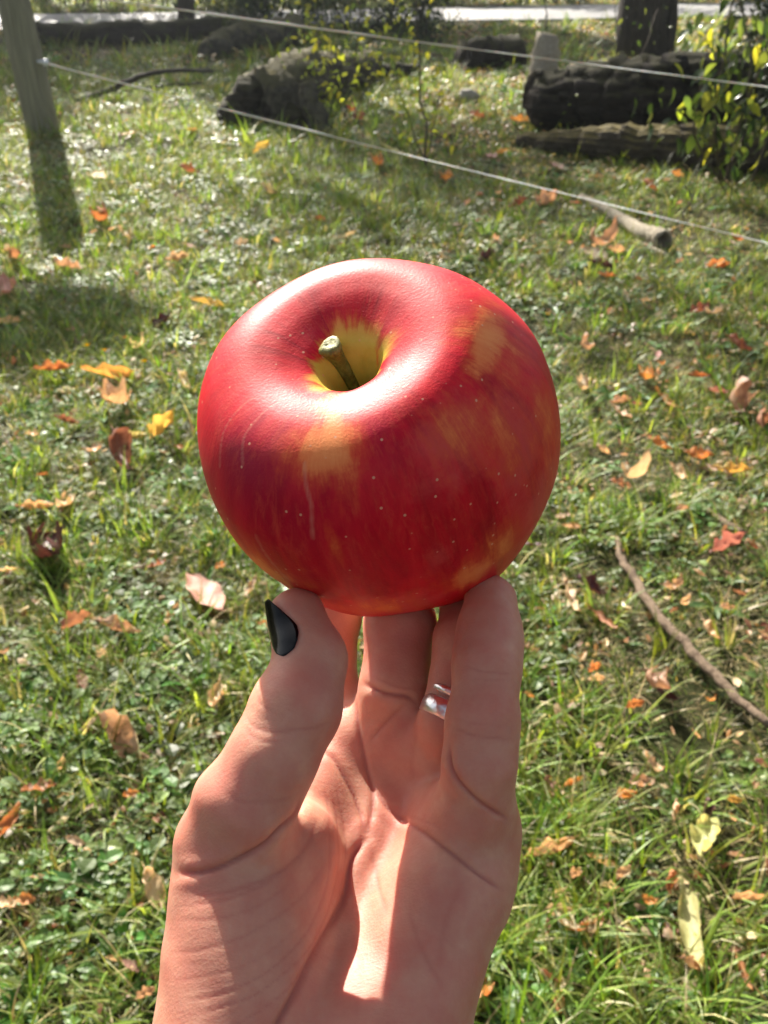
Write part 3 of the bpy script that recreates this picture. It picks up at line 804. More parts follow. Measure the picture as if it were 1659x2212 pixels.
def build_sticks():
    def stick(name, pts, rpx, mat, label, lift=0.012, n=40, wob=0.008, seed=0, cat='stick', open_end=False, heights=None):
        P = [at(x, y, (lift if heights is None else heights[i])) for i, (x, y) in enumerate(pts)]
        R = []
        for (x, y), r in zip(pts, rpx):
            p = at(x, y); R.append(r * (p - Vector((0, 0, CAM_H))).dot(CAM_F) / FPX)
        Pp, Rr = subdivide_path(P, R, n, wob, seed)
        V, F = limb(Pp, Rr, 14, 0.10, 0.05, seed, (True, not open_end))
        if open_end:      # hollow: a rim and an inner wall
            ns = 14; k0 = (n - 1) * ns; c = Pp[-1]
            rs = np.random.RandomState(3)
            for j in range(ns):
                V[k0 + j] = V[k0 + j] + (Pp[-1] - Pp[-2]) * rs.uniform(-0.3, 2.5)
            b = len(V)
            for q, (kk, back) in enumerate(((0.80, 0), (0.74, 4), (0.5, 8))):
                for j in range(ns): V.append(Pp[-1 - back] + (V[k0 + j - back * ns] - Pp[-1 - back]) * kk if back else c + (V[k0 + j] - c) * kk)
            for j in range(ns):
                F.append((k0 + j, k0 + (j + 1) % ns, b + (j + 1) % ns, b + j))
                for q in (0, 1): F.append((b + q * ns + j, b + q * ns + (j + 1) % ns, b + (q + 1) * ns + (j + 1) % ns, b + (q + 1) * ns + j))
        o = link_mesh(name, V, F, mat); tag(o, label, cat)
        return o
    stick('stick', [(1333, 1163), (1347, 1215), (1382, 1268), (1425, 1335), (1482, 1392), (1540, 1455), (1600, 1515), (1662, 1566)], [5, 8, 9.5, 10.5, 11, 11, 10, 9], M_STICK, 'long crooked brown stick lying in the grass at right', 0.036, 50, 0.01, 3)
    stick('broken_branch', [(1255, 424), (1300, 447), (1345, 475), (1385, 500), (1415, 512), (1432, 520)], [6, 9, 12, 17, 21, 22], M_PALE, 'pale broken branch with a dark hollow end, right of the apple', 0.045, 34, 0.004, 6, 'branch', True)
    stick('stick', [(1372, 520), (1410, 540), (1440, 552)], [5, 7, 5], M_PALE, 'thin pale strip of wood below the hollow branch', 0.01, 14, 0.003, 7)
    b = stick('fallen_branch', [(163, 221), (228, 198), (285, 172), (332, 157), (400, 152), (463, 154)], [6, 6, 5, 4, 3, 2.5], bark_material('dead_branch', (0.03, 0.025, 0.02), (0.12, 0.10, 0.08), scale=(30, 30, 30)), 'dark bare arched branch on the grass right of the fence post', 0.03, 40, 0.01, 9, 'branch', False, [0.02, 0.08, 0.18, 0.25, 0.27, 0.26])
    stick('stick', [(250, 200), (340, 186), (435, 180)], [2.6, 2.4, 1.8], M_BARK, 'thin dark twig under the arched branch', 0.06, 20, 0.02, 10)
    stick('stick', [(1528, 1105), (1565, 1130), (1605, 1152)], [8, 10, 8], M_STICK, 'short thick piece of brown wood at right', 0.016, 14, 0.002, 12)

def build_fence():
    M = NT('weathered_post'); o = M.coord('Object')
    g = M.noise(M.mapping(o, (14, 14, 0.8)), 3, 6, 0.65, dist=0.5)
    M.principled(Base_Color=M.ramp(g, [(0.3, (0.13, 0.12, 0.08)), (0.7, (0.27, 0.25, 0.17))]), Roughness=0.85, Normal=M.bump(g, 0.5, 0.01))
    base = at(97, 290); root = empty('fence_post', base); tag(root, 'round grey green wooden fence post at the upper left', 'fence post')
    H = 2.1; top = Vector((-0.16, 0.02, H))
    P = [Vector((0, 0, -0.08)) + top * t for t in np.linspace(0, 1, 24)]
    V, F = limb(P, [0.108 - 0.012 * t for t in np.linspace(0, 1, 24)], 32, 0.02, 0.02, 2)
    link_mesh('post', V, F, M.m, root)
    T = NT('electric_tape'); o = T.coord('Object')
    T.principled(Base_Color=T.ramp(T.noise(o, 900, 2, 0.5), [(0.4, (0.62, 0.64, 0.62)), (0.6, (0.85, 0.86, 0.84))]), Roughness=0.4, Transmission_Weight=0.0, Subsurface_Weight=0.3, Subsurface_Scale=0.003)
    I = NT('insulator_plastic'); I.principled(Base_Color=(0.75, 0.75, 0.80), Roughness=0.3)
    # insulator on the side of the post
    for i, (px, py, lab) in enumerate(((99, 134, 0), (32, -28, 0))):
        p = at_dist(px, py, base.y - 0.07) - base
        V, F = limb([p + Vector((-0.06, 0.02, 0)), p, p + Vector((0.012, -0.01, 0))], [0.012, 0.016, 0.014], 12); link_mesh('insulator', V, F, I.m, root)
        V, F = limb([p + Vector((0.0, -0.012, -0.02)), p + Vector((0.0, -0.012, 0.02))], [0.018, 0.018], 12); link_mesh('insulator', V, F, I.m, root)
    ends = [((99, 137), Vector((1.14, 3.01, 0.414)), 'lower white electric fence tape running from the post down to the right', [(0, 0.9), (0.25, 0.8), (0.36, 0.6), (0.44, 0.8), (0.56, 0.9), (0.66, 0.5), (0.74, 0.25), (0.9, 0.2), (0.96, 0.35), (1.5, 0.6)]),
            ((32, -30), Vector((1.08, 3.08, 0.836)), 'upper white electric fence tape crossing the top of the picture', [(0, 0.8), (0.3, 0.7), (0.5, 0.9), (0.75, 0.5), (0.9, 0.25), (1.05, 0.3), (1.5, 0.5)])]
    for (px, py), e, lab, tw in ends:
        s = at_dist(px, py, base.y - 0.07)
        d = (e - s); n = 260; V, F = [], []
        f = np.interp(np.linspace(0, 1.5, n), [a for a, b in tw], [b for a, b in tw])
        for i in range(n):
            t = 1.5 * i / (n - 1)
            p = s + d * t + Vector((0, 0, -0.03 * t * (1.0 - t)))
            ang = math.asin(min(1, f[i])) + 0.12 * math.sin(i * 0.35)
            side = Vector((0, 0, 1)) * math.sin(ang) + d.normalized().cross(Vector((0, 0, 1))) * math.cos(ang)
            nrm = d.normalized().cross(side)
            for a, b in ((-1, 0), (0, 1), (1, 0), (0, -1)):
                V.append(p + side * a * 0.0065 + nrm * b * 0.0018)
        for i in range(n - 1):
            for j in range(4): F.append((i * 4 + j, i * 4 + (j + 1) % 4, (i + 1) * 4 + (j + 1) % 4, (i + 1) * 4 + j))
        w_ = link_mesh('fence_tape', V, F, T.m); tag(w_, lab, 'fence tape', 'electric fence tapes')

build_logs(); build_stones(); build_trees(); build_bushes(); build_saplings(); build_sticks(); build_fence()
# ------------------------------------------------------------------ thin volume added to imitate veiling lens glare
def build_glare_haze(density=0.0014):
    M = bpy.data.materials.new('glare_haze_volume'); M.use_nodes = True
    t = M.node_tree; t.nodes.clear()
    o = t.nodes.new('ShaderNodeOutputMaterial'); v = t.nodes.new('ShaderNodeVolumePrincipled')
    v.inputs['Color'].default_value = (0.84, 0.92, 1.0, 1); v.inputs['Density'].default_value = density; v.inputs['Anisotropy'].default_value = 0.8
    t.links.new(v.outputs[0], o.inputs['Volume'])
    x0, x1, y0, y1, z0, z1 = -460, 470, -460, 470, -1.1, 13.6
    V = [(x, y, z) for x in (x0, x1) for y in (y0, y1) for z in (z0, z1)]
    F = [(0, 1, 3, 2), (4, 6, 7, 5), (0, 4, 5, 1), (2, 3, 7, 6), (0, 2, 6, 4), (1, 5, 7, 3)]
    h = link_mesh('glare_haze', V, F, M, smooth=False)
    tag(h, kind='stuff')
build_glare_haze()

# --- build
def apple_material():
    M = NT('apple_skin')
    pat = M.attr('pattern'); st = M.attr('streak', 'Vector'); obj = M.coord('Object')
    sep = M.n('SeparateColor'); M.l(pat, sep.inputs[0])
    yel, pale, dark = sep.outputs[0], sep.outputs[1], sep.outputs[2]
    streak = M.noise(M.mapping(st, (9, 9, 3.2)), 1.0, 6, 0.68, dist=0.35)
    streak2 = M.noise(M.mapping(st, (6, 6, 2.2)), 1.0, 5, 0.62, dist=0.5)
    mott = M.noise(obj, 260, 6, 0.7)
    mott2 = M.noise(obj, 75, 5, 0.65, dist=0.3)
    # ground colour yellow, washed over with red
    v = M.math('ADD', yel, M.math('MULTIPLY', M.math('SUBTRACT', streak, 0.5), 1.0))
    v = M.math('ADD', v, M.math('MULTIPLY', M.math('SUBTRACT', mott, 0.5), 0.5))
    v = M.math('ADD', v, M.math('MULTIPLY', M.math('SUBTRACT', mott2, 0.5), 0.7))
    blush = M.ramp(streak2, [(0.30, (0.36, 0.001, 0.012)), (0.5, (0.56, 0.004, 0.018)), (0.72, (0.72, 0.016, 0.028))])
    blush = M.mix(M.math('MULTIPLY', dark, 1.0, True), blush, (0.33, 0.002, 0.026))
    fleck = M.ramp(M.noise(M.mapping(st, (20, 20, 8)), 1.0, 6, 0.75), [(0.48, 0.0), (0.75, 1.0)])
    blush = M.mix(M.math('MULTIPLY', fleck, 0.16), blush, (0.60, 0.06, 0.035))
    fine = M.ramp(M.noise(M.mapping(st, (22, 22, 11)), 1.0, 8, 0.78, dist=0.5), [(0.47, 0.0), (0.62, 1.0)])
    big = M.ramp(M.noise(M.mapping(st, (5, 5, 3)), 1.0, 3, 0.5), [(0.40, 0.1), (0.62, 1.0)])
    blush = M.mix(M.math('MULTIPLY', M.math('MULTIPLY', fine, big), 0.42), blush, (0.62, 0.075, 0.04))
    pk = M.ramp(M.math('ADD', pale, M.math('MULTIPLY', M.math('SUBTRACT', mott2, 0.5), 1.6)), [(0.35, 0.0), (0.75, 1.0)])
    blush = M.mix(M.math('MULTIPLY', pk, M.math('MULTIPLY', pale, 0.75)), blush, (0.66, 0.10, 0.085))
    c1 = M.ramp(v, [(0.16, 0.0), (0.42, 0.6), (0.62, 1.0)])
    c2 = M.ramp(v, [(0.35, (0.64, 0.07, 0.022)), (0.62, (0.76, 0.17, 0.05)), (0.95, (0.82, 0.26, 0.08))])
    c2 = M.mix(M.attr('funnel', 'Fac'), c2, M.ramp(mott2, [(0.35, (0.50, 0.36, 0.035)), (0.65, (0.62, 0.48, 0.08))]))
    col = M.mix(c1, blush, c2)
    # lenticels
    vor = M.n('TexVoronoi'); M.l(obj, vor.inputs['Vector']); vor.inputs['Scale'].default_value = 310
    spot = M.ramp(vor.outputs['Distance'], [(0.07, 1.0), (0.12, 0.0)])
    sc = M.n('SeparateColor'); M.l(vor.outputs['Color'], sc.inputs[0])
    keep = M.math('GREATER_THAN', sc.outputs[0], 0.25)
    spot = M.math('MULTIPLY', spot, keep)
    col = M.mix(M.math('MULTIPLY', spot, 0.75), col, (0.72, 0.36, 0.22))
    sc2 = M.ramp(M.attr('scar', 'Fac'), [(0.25, 0.0), (0.9, 1.0)])
    col = M.mix(M.math('MULTIPLY', sc2, 0.45), col, (0.62, 0.25, 0.17))
    grain = M.noise(obj, 1500, 3, 0.6)
    hgt = M.math('ADD', M.math('MULTIPLY', grain, 0.5), M.math('MULTIPLY', M.noise(M.mapping(st, (40, 40, 20)), 1.0, 4, 0.6), 0.12))
    b = M.bump(hgt, 0.26, 0.0005)
    rough = M.math('ADD', 0.30, M.math('MULTIPLY', mott, 0.26))
    M.principled(Base_Color=col, Roughness=rough, Normal=b, Specular_IOR_Level=0.12, Subsurface_Weight=0.08,
                 Subsurface_Scale=0.002, Subsurface_Radius=(1.0, 0.25, 0.1), Coat_Weight=0.12, Coat_Roughness=0.52, Coat_IOR=1.45)
    return M.m

# yellow, pale and dark skin patches, pinkish sheen painted into the pale shoulders: (angle round the stem, way down from the stem, spread of both, strength)
AP_YEL = [(5.1, 0.19, 0.9, 0.055, 0.95), (1.96, 0.31, 0.26, 0.055, 0.9), (1.93, 0.38, 0.24, 0.045, 1.0), (0.34, 0.418, 0.34, 0.030, 0.85), (0.30, 0.385, 0.22, 0.03, 0.5), (0.36, 0.46, 0.25, 0.022, 0.45),
          (0.64, 0.420, 0.10, 0.012, 0.6), (1.10, 0.435, 0.22, 0.05, 0.50), (0.86, 0.47, 0.28, 0.055, 0.46),
          (0.5, 0.55, 0.28, 0.07, 0.46), (2.50, 0.57, 0.35, 0.045, 0.62), (1.27, 0.62, 0.20, 0.030, 0.72),
          (1.08, 0.60, 0.15, 0.03, 0.55), (6.22, 0.215, 0.30, 0.045, 0.8), (2.60, 0.245, 0.30, 0.028, 0.7), (1.88, 0.650, 0.24, 0.035, 0.55),
          (1.94, 0.50, 0.05, 0.02, 0.40), (5.03, 0.235, 0.25, 0.04, 0.5), (4.2, 0.55, 0.5, 0.08, 0.5)]
AP_PALE = [(3.3, 0.37, 0.9, 0.08, 0.55), (2.55, 0.34, 0.5, 0.05, 0.6), (0.1, 0.37, 0.8, 0.06, 0.55), (1.10, 0.45, 0.40, 0.07, 0.8), (0.7, 0.52, 0.4, 0.08, 0.7), (0.6, 0.60, 0.5, 0.08, 0.7), (1.85, 0.65, 0.4, 0.04, 1.0), (1.45, 0.56, 0.12, 0.035, 0.6),
           (2.9, 0.33, 0.6, 0.05, 0.45), (2.3, 0.39, 0.2, 0.03, 0.5), (5.6, 0.34, 1.0, 0.07, 0.7), (0.2, 0.33, 0.4, 0.04, 0.5)]
AP_DARK = [(2.48, 0.43, 0.32, 0.055, 1.0), (2.75, 0.50, 0.4, 0.08, 0.5), (1.55, 0.385, 0.14, 0.04, 0.6), (4.3, 0.27, 0.5, 0.03, 0.5), (2.2, 0.47, 0.35, 0.04, 0.5)]
AP_SCARS = [[(2.08, .405), (2.06, .43), (2.03, .455), (2.04, .49)], [(2.58, .30), (2.62, .36), (2.60, .40), (2.50, .43)], [(2.85, .36), (2.80, .42), (2.70, .46)],
            [(2.36, .50), (2.33, .54), (2.30, .57)], [(2.55, .30), (2.50, .27), (2.35, .26)]]

def build_apple():
    P, F, T, S = apple_mesh()
    ob = link_mesh('apple', held_to_world(P), F, apple_material())
    def field(L, wob=0.0):
        a = np.zeros(len(T))
        for t, s, dt, ds, k in L:
            d = (T - t + np.pi) % (2 * np.pi) - np.pi
            a = np.maximum(a, k * np.exp(-((d / dt) ** 2 + ((S - s) / ds) ** 2) * 0.8))
        return a
    fr = np.clip((0.235 - 0.03 * np.cos(T - 1.2) - S - 0.02 * np.cos(T * 3 + 1) + 0.015 * np.sin(T * 11)) / 0.06, 0, 1) * 0.95
    y = np.maximum(field(AP_YEL), fr)
    attr_float(ob.data, 'funnel', np.clip((0.27 - S) / 0.06, 0, 1))
    attr_color(ob.data, 'pattern', np.stack([y, field(AP_PALE), field(AP_DARK)], 1))
    a = ob.data.attributes.new('streak', 'FLOAT_VECTOR', 'POINT')
    a.data.foreach_set('vector', np.stack([np.cos(T), np.sin(T), S * 3], 1).astype(np.float32).ravel())
    sc = np.zeros(len(T))
    for L in AP_SCARS:
        for (t0, s0), (t1, s1) in zip(L[:-1], L[1:]):
            for u in np.linspace(0, 1, 24):
                d2 = ((T - t0 - (t1 - t0) * u) / 0.016) ** 2 + ((S - s0 - (s1 - s0) * u) / 0.0045) ** 2
                sc = np.maximum(sc, np.exp(-d2) * (0.45 + 0.4 * math.sin(37 * u + t0 * 9)))
    attr_float(ob.data, 'scar', sc)
    tag(ob, 'whole red apple with yellow streaks held up on the fingertips of a hand', 'apple')
    # stem
    M = NT('apple_stem_skin')
    o = M.coord('Object')
    c = M.ramp(M.noise(o, 500, 5, 0.7), [(0.3, (0.06, 0.05, 0.008)), (0.5, (0.17, 0.17, 0.025)), (0.72, (0.30, 0.29, 0.08))])
    M.principled(Base_Color=c, Roughness=0.6, Normal=M.bump(M.noise(o, 1300, 4, 0.7), 0.5, 0.0004), Subsurface_Weight=0.1, Subsurface_Scale=0.001)
    base = AP_C + AP_AX * 3.0 + np.array([0.3, 0, 0]); tip = np.array([-11.9, 36.4, 223.0])
    mid = (base + tip) / 2 + np.array([0.9, 0.5, -0.3])
    n = 26; ns = 14; V = []; fcs = []
    d0 = (tip - base) / np.linalg.norm(tip - base)
    u = np.cross(d0, [0, 0, 1.0]); u /= np.linalg.norm(u); v = np.cross(d0, u)
    for i in range(n):
        t = i / (n - 1)
        c0 = (1 - t) ** 2 * base + 2 * t * (1 - t) * mid + t * t * tip
        r = 1.95 - 0.35 * math.sin(t * math.pi * 0.8) + (1.0 * max(0, (t - 0.80) / 0.2) ** 1.3 if t > 0.80 else 0)
        if i == n - 1: r *= 0.93
        for j in range(ns):
            a = 2 * math.pi * j / ns
            rr = r * (1 + 0.10 * math.sin(3 * a + 4 * t) + (0.08 * random.uniform(-1, 1) if t > 0.8 else 0.02))
            tilt = 0.5 * math.cos(a + 0.8) if i == n - 1 else 0
            V.append(c0 + rr * (math.cos(a) * u + math.sin(a) * v) + d0 * tilt)
        if i:
            for j in range(ns):
                k = (i - 1) * ns
                fcs.append((k + j, k + (j + 1) % ns, k + ns + (j + 1) % ns, k + ns + j))
    # broken end: an inner ring and a sunken middle
    k = (n - 1) * ns
    for rr, dz in ((0.66, 0.22), (0.34, 0.05)):
        for j in range(ns):
            a = 2 * math.pi * j / ns
            V.append(tip + rr * 2.4 * (math.cos(a) * u + math.sin(a) * v) * (1 + 0.15 * random.uniform(-1, 1)) + d0 * (dz + 0.2 * random.uniform(-1, 1)))
        for j in range(ns): fcs.append((k + j, k + (j + 1) % ns, k + ns + (j + 1) % ns, k + ns + j))
        k += ns
    V.append(tip + d0 * 0.1)
    for j in range(ns): fcs.append((k + j, k + (j + 1) % ns, len(V) - 1))
    link_mesh('stem', held_to_world(np.array(V)), fcs, M.m, ob)
    return ob, P, T, S
# ------------------------------------------------------------------ the raised left hand (one continuous skin)
def PP(x, y, z, r):
    """point of the hand: place in the picture plane, distance and radius in mm"""
    z = z + 5 * min(1, max(0, (z - 228) / 12)) * (y > 1450)
    return ((x - 829.5) * z / FPX, (1106.0 - y) * z / FPX, z, r)

def smin(a, b, k):
    h = np.clip(0.5 + 0.5 * (b - a) / k, 0, 1)
    return b * (1 - h) + a * h - k * h * (1 - h)

def sd_cone(X, a, b, sq=None):
    """rounded cone between two balls"""
    a3 = np.array(a[:3], dtype=np.float32); b3 = np.array(b[:3], dtype=np.float32)
    ba = b3 - a3; L2 = float(ba @ ba)
    p = [X[i] - a3[i] for i in range(3)]
    t = np.clip((p[0] * ba[0] + p[1] * ba[1] + p[2] * ba[2]) / L2, 0, 1)
    d = np.sqrt((p[0] - ba[0] * t) ** 2 + (p[1] - ba[1] * t) ** 2 + (p[2] - ba[2] * t) ** 2)
    return d - (a[3] + (b[3] - a[3]) * t)

def sd_ell(X, c, r, rot=None):
    p = [X[i] - np.float32(c[i]) for i in range(3)]
    if rot is not None:
        Rm = np.array(rot, dtype=np.float32)
        p = [Rm[i][0] * p[0] + Rm[i][1] * p[1] + Rm[i][2] * p[2] for i in range(3)]
    k0 = np.sqrt((p[0] / r[0]) ** 2 + (p[1] / r[1]) ** 2 + (p[2] / r[2]) ** 2)
    k1 = np.sqrt((p[0] / r[0] ** 2) ** 2 + (p[1] / r[1] ** 2) ** 2 + (p[2] / r[2] ** 2) ** 2) + 1e-9
    return k0 * (k0 - 1.0) / k1

def chain(X, pts, k):
    d = None
    for a, b in zip(pts[:-1], pts[1:]):
        e = sd_cone(X, a, b)
        d = e if d is None else smin(d, e, k)
    return d

THUMB = [PP(640, 1333, 231, 6.7), PP(671, 1425, 225, 7.45), PP(640, 1530, 220, 9.2), PP(588, 1640, 217, 9.2), PP(530, 1740, 217, 10.6), PP(505, 1820, 220, 11.6)]
INDEX = [PP(752, 1600, 262, 10.5), PP(700, 1480, 266, 8.3), PP(712, 1330, 276, 8.0), PP(716, 1240, 292, 8.0), PP(705, 1150, 297, 7.6), PP(690, 1070, 293, 6.8)]
MIDDLE = [PP(850, 1620, 258, 10.5), PP(853, 1500, 252, 8.9), PP(864, 1345, 262, 8.6), PP(866, 1250, 285, 8.5), PP(850, 1150, 300, 8.0), PP(835, 1050, 297, 7.0)]
RING = [PP(952, 1690, 252, 10.0), PP(980, 1560, 239, 7.8), PP(1010, 1390, 250, 7.9), PP(1020, 1290, 266, 8.0), PP(1015, 1200, 280, 7.4), PP(1000, 1110, 288, 6.8)]
PINKY = [PP(1016, 1830, 235, 9.0), PP(1026, 1740, 229, 8.0), PP(1036, 1650, 225, 7.3), PP(1043, 1550, 226, 7.1), PP(1052, 1440, 231, 6.9), PP(1057, 1370, 237, 6.7), PP(1060, 1298, 244, 6.4)]

def hand_sdf(X):
    # palm: metacarpals fan out from the wrist
    W1 = PP(520, 2420, 205, 17.0); W2 = PP(770, 2420, 215, 16.0)
    palm = sd_cone(X, PP(610, 2250, 218, 15), PP(760, 1640, 262, 9.5))
    palm = smin(palm, sd_cone(X, PP(690, 2250, 226, 15), PP(850, 1610, 260, 10.0)), 8)
    palm = smin(palm, sd_cone(X, PP(800, 2250, 226, 14), PP(950, 1660, 254, 10.5)), 8)
    palm = smin(palm, sd_cone(X, PP(860, 2200, 222, 12.5), PP(1025, 1790, 238, 9.2)), 8)
    # heel of the hand, little-finger side
    palm = smin(palm, sd_cone(X, PP(985, 1900, 232, 11.0), PP(825, 2260, 214, 14.5)), 8)
    palm = smin(palm, sd_cone(X, PP(840, 1960, 243, 8.0), PP(725, 2240, 220, 12.5)), 10)
    # pads below the fingers
    palm = smin(palm, sd_cone(X, PP(960, 1720, 246, 9.0), PP(1020, 1760, 236, 8.5)), 6)
    palm = smin(palm, sd_cone(X, PP(770, 1590, 257, 8.5), PP(905, 1600, 250, 9.0)), 6)
    palm = smin(palm, sd_cone(X, PP(1000, 1790, 234, 9.5), PP(985, 1900, 231, 11.0)), 8)
    # web between thumb and first finger
    palm = smin(palm, sd_cone(X, PP(640, 1760, 240, 9.0), PP(735, 1620, 258, 7.5)), 8)
    # forearm
    arm = sd_cone(X, W1, W2)
    arm = smin(arm, sd_cone(X, PP(560, 2420, 206, 18), PP(600, 3100, 170, 24)), 14)
    arm = smin(arm, sd_cone(X, PP(765, 2420, 214, 16), PP(860, 3100, 178, 24)), 14)
    palm = smin(palm, arm, 16)
    # ball of the thumb
    then = sd_cone(X, PP(505, 1850, 221, 12.5), PP(505, 2260, 207, 16.5))
    then = smin(then, sd_cone(X, PP(615, 1840, 231, 12.5), PP(560, 2060, 222, 14.5)), 8)
    base = smin(palm, then, 3.5)
    out = None
    for pts, k, kb in ((THUMB, 3.5, 4.5), (INDEX, 3, 5), (MIDDLE, 3, 5), (RING, 3, 5), (PINKY, 5, 6)):
        f = smin(base, chain(X, pts, k), kb)
        out = f if out is None else smin(out, f, 0.6)
    return out

def surface_nets(f, origin, h):
    """closed quad surface of f < 0 on a regular grid"""
    nx, ny, nz = f.shape
    neg = f < 0
    cell = np.zeros((nx - 1, ny - 1, nz - 1), dtype=np.int8)
    for dx in (0, 1):
        for dy in (0, 1):
            for dz in (0, 1):
                cell += neg[dx:nx - 1 + dx, dy:ny - 1 + dy, dz:nz - 1 + dz]
    act = (cell > 0) & (cell < 8)
    ci = np.argwhere(act)
    vid = -np.ones(act.shape, dtype=np.int64); vid[act] = np.arange(len(ci))
    acc = np.zeros((len(ci), 3)); cnt = np.zeros(len(ci))
    corners = [(a, b, c) for a in (0, 1) for b in (0, 1) for c in (0, 1)]
    for i, p in enumerate(corners):
        for q in corners[i + 1:]:
            if sum(abs(p[k] - q[k]) for k in range(3)) != 1: continue
            fa = f[ci[:, 0] + p[0], ci[:, 1] + p[1], ci[:, 2] + p[2]]; fb = f[ci[:, 0] + q[0], ci[:, 1] + q[1], ci[:, 2] + q[2]]
            m = (fa < 0) != (fb < 0)
            t = fa[m] / (fa[m] - fb[m])
            acc[m] += np.array(p) + t[:, None] * (np.array(q) - np.array(p)); cnt[m] += 1
    V = (ci + acc / cnt[:, None]) * h + np.array(origin)
    quads = []
    for ax in range(3):
        u, v = (ax + 1) % 3, (ax + 2) % 3
        sl0 = [slice(None)] * 3; sl1 = [slice(None)] * 3
        sl0[ax] = slice(0, -1); sl1[ax] = slice(1, None)
        n0 = neg[tuple(sl0)]; n1 = neg[tuple(sl1)]
        e = np.argwhere(n0 != n1)
        e = e[(e[:, u] > 0) & (e[:, v] > 0) & (e[:, u] < f.shape[u] - 1) & (e[:, v] < f.shape[v] - 1)]
        def g(du, dv):
            c = e.copy(); c[:, u] -= du; c[:, v] -= dv
            return vid[c[:, 0], c[:, 1], c[:, 2]]
        Q = np.stack([g(1, 1), g(0, 1), g(0, 0), g(1, 0)], 1)
        flip = n0[e[:, 0], e[:, 1], e[:, 2]]
        Q[~flip] = Q[~flip][:, ::-1]
        quads.append(Q)
    return V, np.concatenate(quads)

def grid_eval(fn, lo, hi, h):
    ax = [np.arange(lo[i], hi[i], h, dtype=np.float32) for i in range(3)]
    out = np.empty([len(a) for a in ax], dtype=np.float32)
    for i0 in range(0, len(ax[0]), 12):
        X = np.meshgrid(ax[0][i0:i0 + 12], ax[1], ax[2], indexing='ij')
        out[i0:i0 + 12] = fn(X)
    return out
HAND_LO = (-66, -150, 172); HAND_HI = (48, 14, 312)
# creases of the palm and fingers: way over the hand (picture places), half width, depth in mm, nearest and farthest distance
CREASES = [
    ([(792, 1806), (760, 1857), (749, 1920), (732, 1966), (692, 2035), (646, 2127), (600, 2212), (560, 2290)], 12, 1.5, 190, 262),
    ([(792, 1808), (776, 1750), (758, 1706), (720, 1640), (690, 1622)], 7, 0.7, 230, 275),
    ([(792, 1812), (806, 1726), (789, 1645), (772, 1554), (763, 1485)], 8, 0.8, 230, 275),
    ([(803, 1690), (841, 1749), (898, 1789), (978, 1846), (1047, 1898), (1090, 1925)], 8, 0.85, 215, 275),
    ([(862, 1752), (905, 1770), (960, 1790)], 6, 0.4, 215, 275),
    ([(885, 1512), (818, 1577), (795, 1611)], 7, 0.6, 235, 275),
    ([(905, 1560), (890, 1640), (900, 1700)], 10, 0.35, 235, 270),
    ([(652, 1712), (641, 1757), (604, 1794), (562, 1831), (488, 1868), (435, 1884), (380, 1886)], 10, 1.4, 190, 250),
    ([(690, 1760), (660, 1830), (600, 1885), (500, 1925), (400, 1938)], 9, 0.55, 190, 250),
    ([(400, 1955), (480, 1945), (560, 1915), (620, 1870)], 7, 0.5, 190, 250),
    ([(375, 1990), (470, 1985), (560, 1955), (640, 1900)], 6, 0.3, 190, 250),
    ([(360, 2060), (450, 2050), (550, 2010), (650, 1940), (700, 1870)], 7, 0.35, 190, 250),
    ([(355, 2120), (450, 2110), (560, 2070), (660, 1990)], 5, 0.25, 190, 250),
    ([(700, 1690), (712, 1780), (712, 1857), (700, 1930), (657, 2020), (590, 2090), (500, 2140), (400, 2165)], 5, 0.45, 190, 262),
    ([(712, 1690), (728, 1780), (730, 1857), (715, 1942), (670, 2043), (615, 2101), (540, 2154), (420, 2195)], 4, 0.45, 190, 262),
    ([(722, 1690), (742, 1780), (744, 1857), (730, 1945), (690, 2040), (625, 2130), (560, 2185), (480, 2230)], 4, 0.4, 190, 262),
    ([(558, 1478), (560, 1512), (575, 1530), (600, 1545)], 6, 0.55, 190, 240),
    ([(528, 1533), (545, 1566), (580, 1580), (630, 1578), (680, 1570), (722, 1556)], 6, 0.5, 190, 240),
    ([(520, 1560), (560, 1600), (620, 1600)], 5, 0.3, 190, 240),
    ([(470, 1700), (520, 1730), (600, 1730), (652, 1712)], 8, 0.4, 190, 240),
    ([(990, 1432), (1020, 1444), (1053, 1452), (1117, 1456)], 5, 0.5, 200, 240),
    ([(1005, 1462), (1060, 1470), (1120, 1468)], 5, 0.25, 200, 240),
    ([(965, 1566), (1000, 1580), (1031, 1590), (1117, 1598)], 5, 0.5, 200, 240),
    ([(968, 1545), (1020, 1562), (1110, 1570)], 4, 0.25, 200, 240),
    ([(972, 1600), (971, 1640), (982, 1675), (1012, 1712), (1050, 1742), (1104, 1772)], 8, 1.0, 205, 262),
    ([(777, 1473), (829, 1496), (881, 1506), (908, 1524)], 8, 1.0, 235, 270),
    ([(792, 1455), (859, 1484), (920, 1490)], 5, 0.4, 235, 270),
    ([(1000, 1900), (960, 2000), (950, 2100)], 12, 0.35, 190, 250),
    ([(880, 1960), (910, 2050), (960, 2140)], 10, 0.45, 190, 250),
    ([(930, 1990), (990, 2060)], 7, 0.3, 190, 250),
    ([(760, 2010), (775, 2100), (770, 2212)], 10, 0.3, 190, 250),
    ([(797, 1810), (815, 1900), (840, 1990)], 8, 0.5, 200, 260),
]

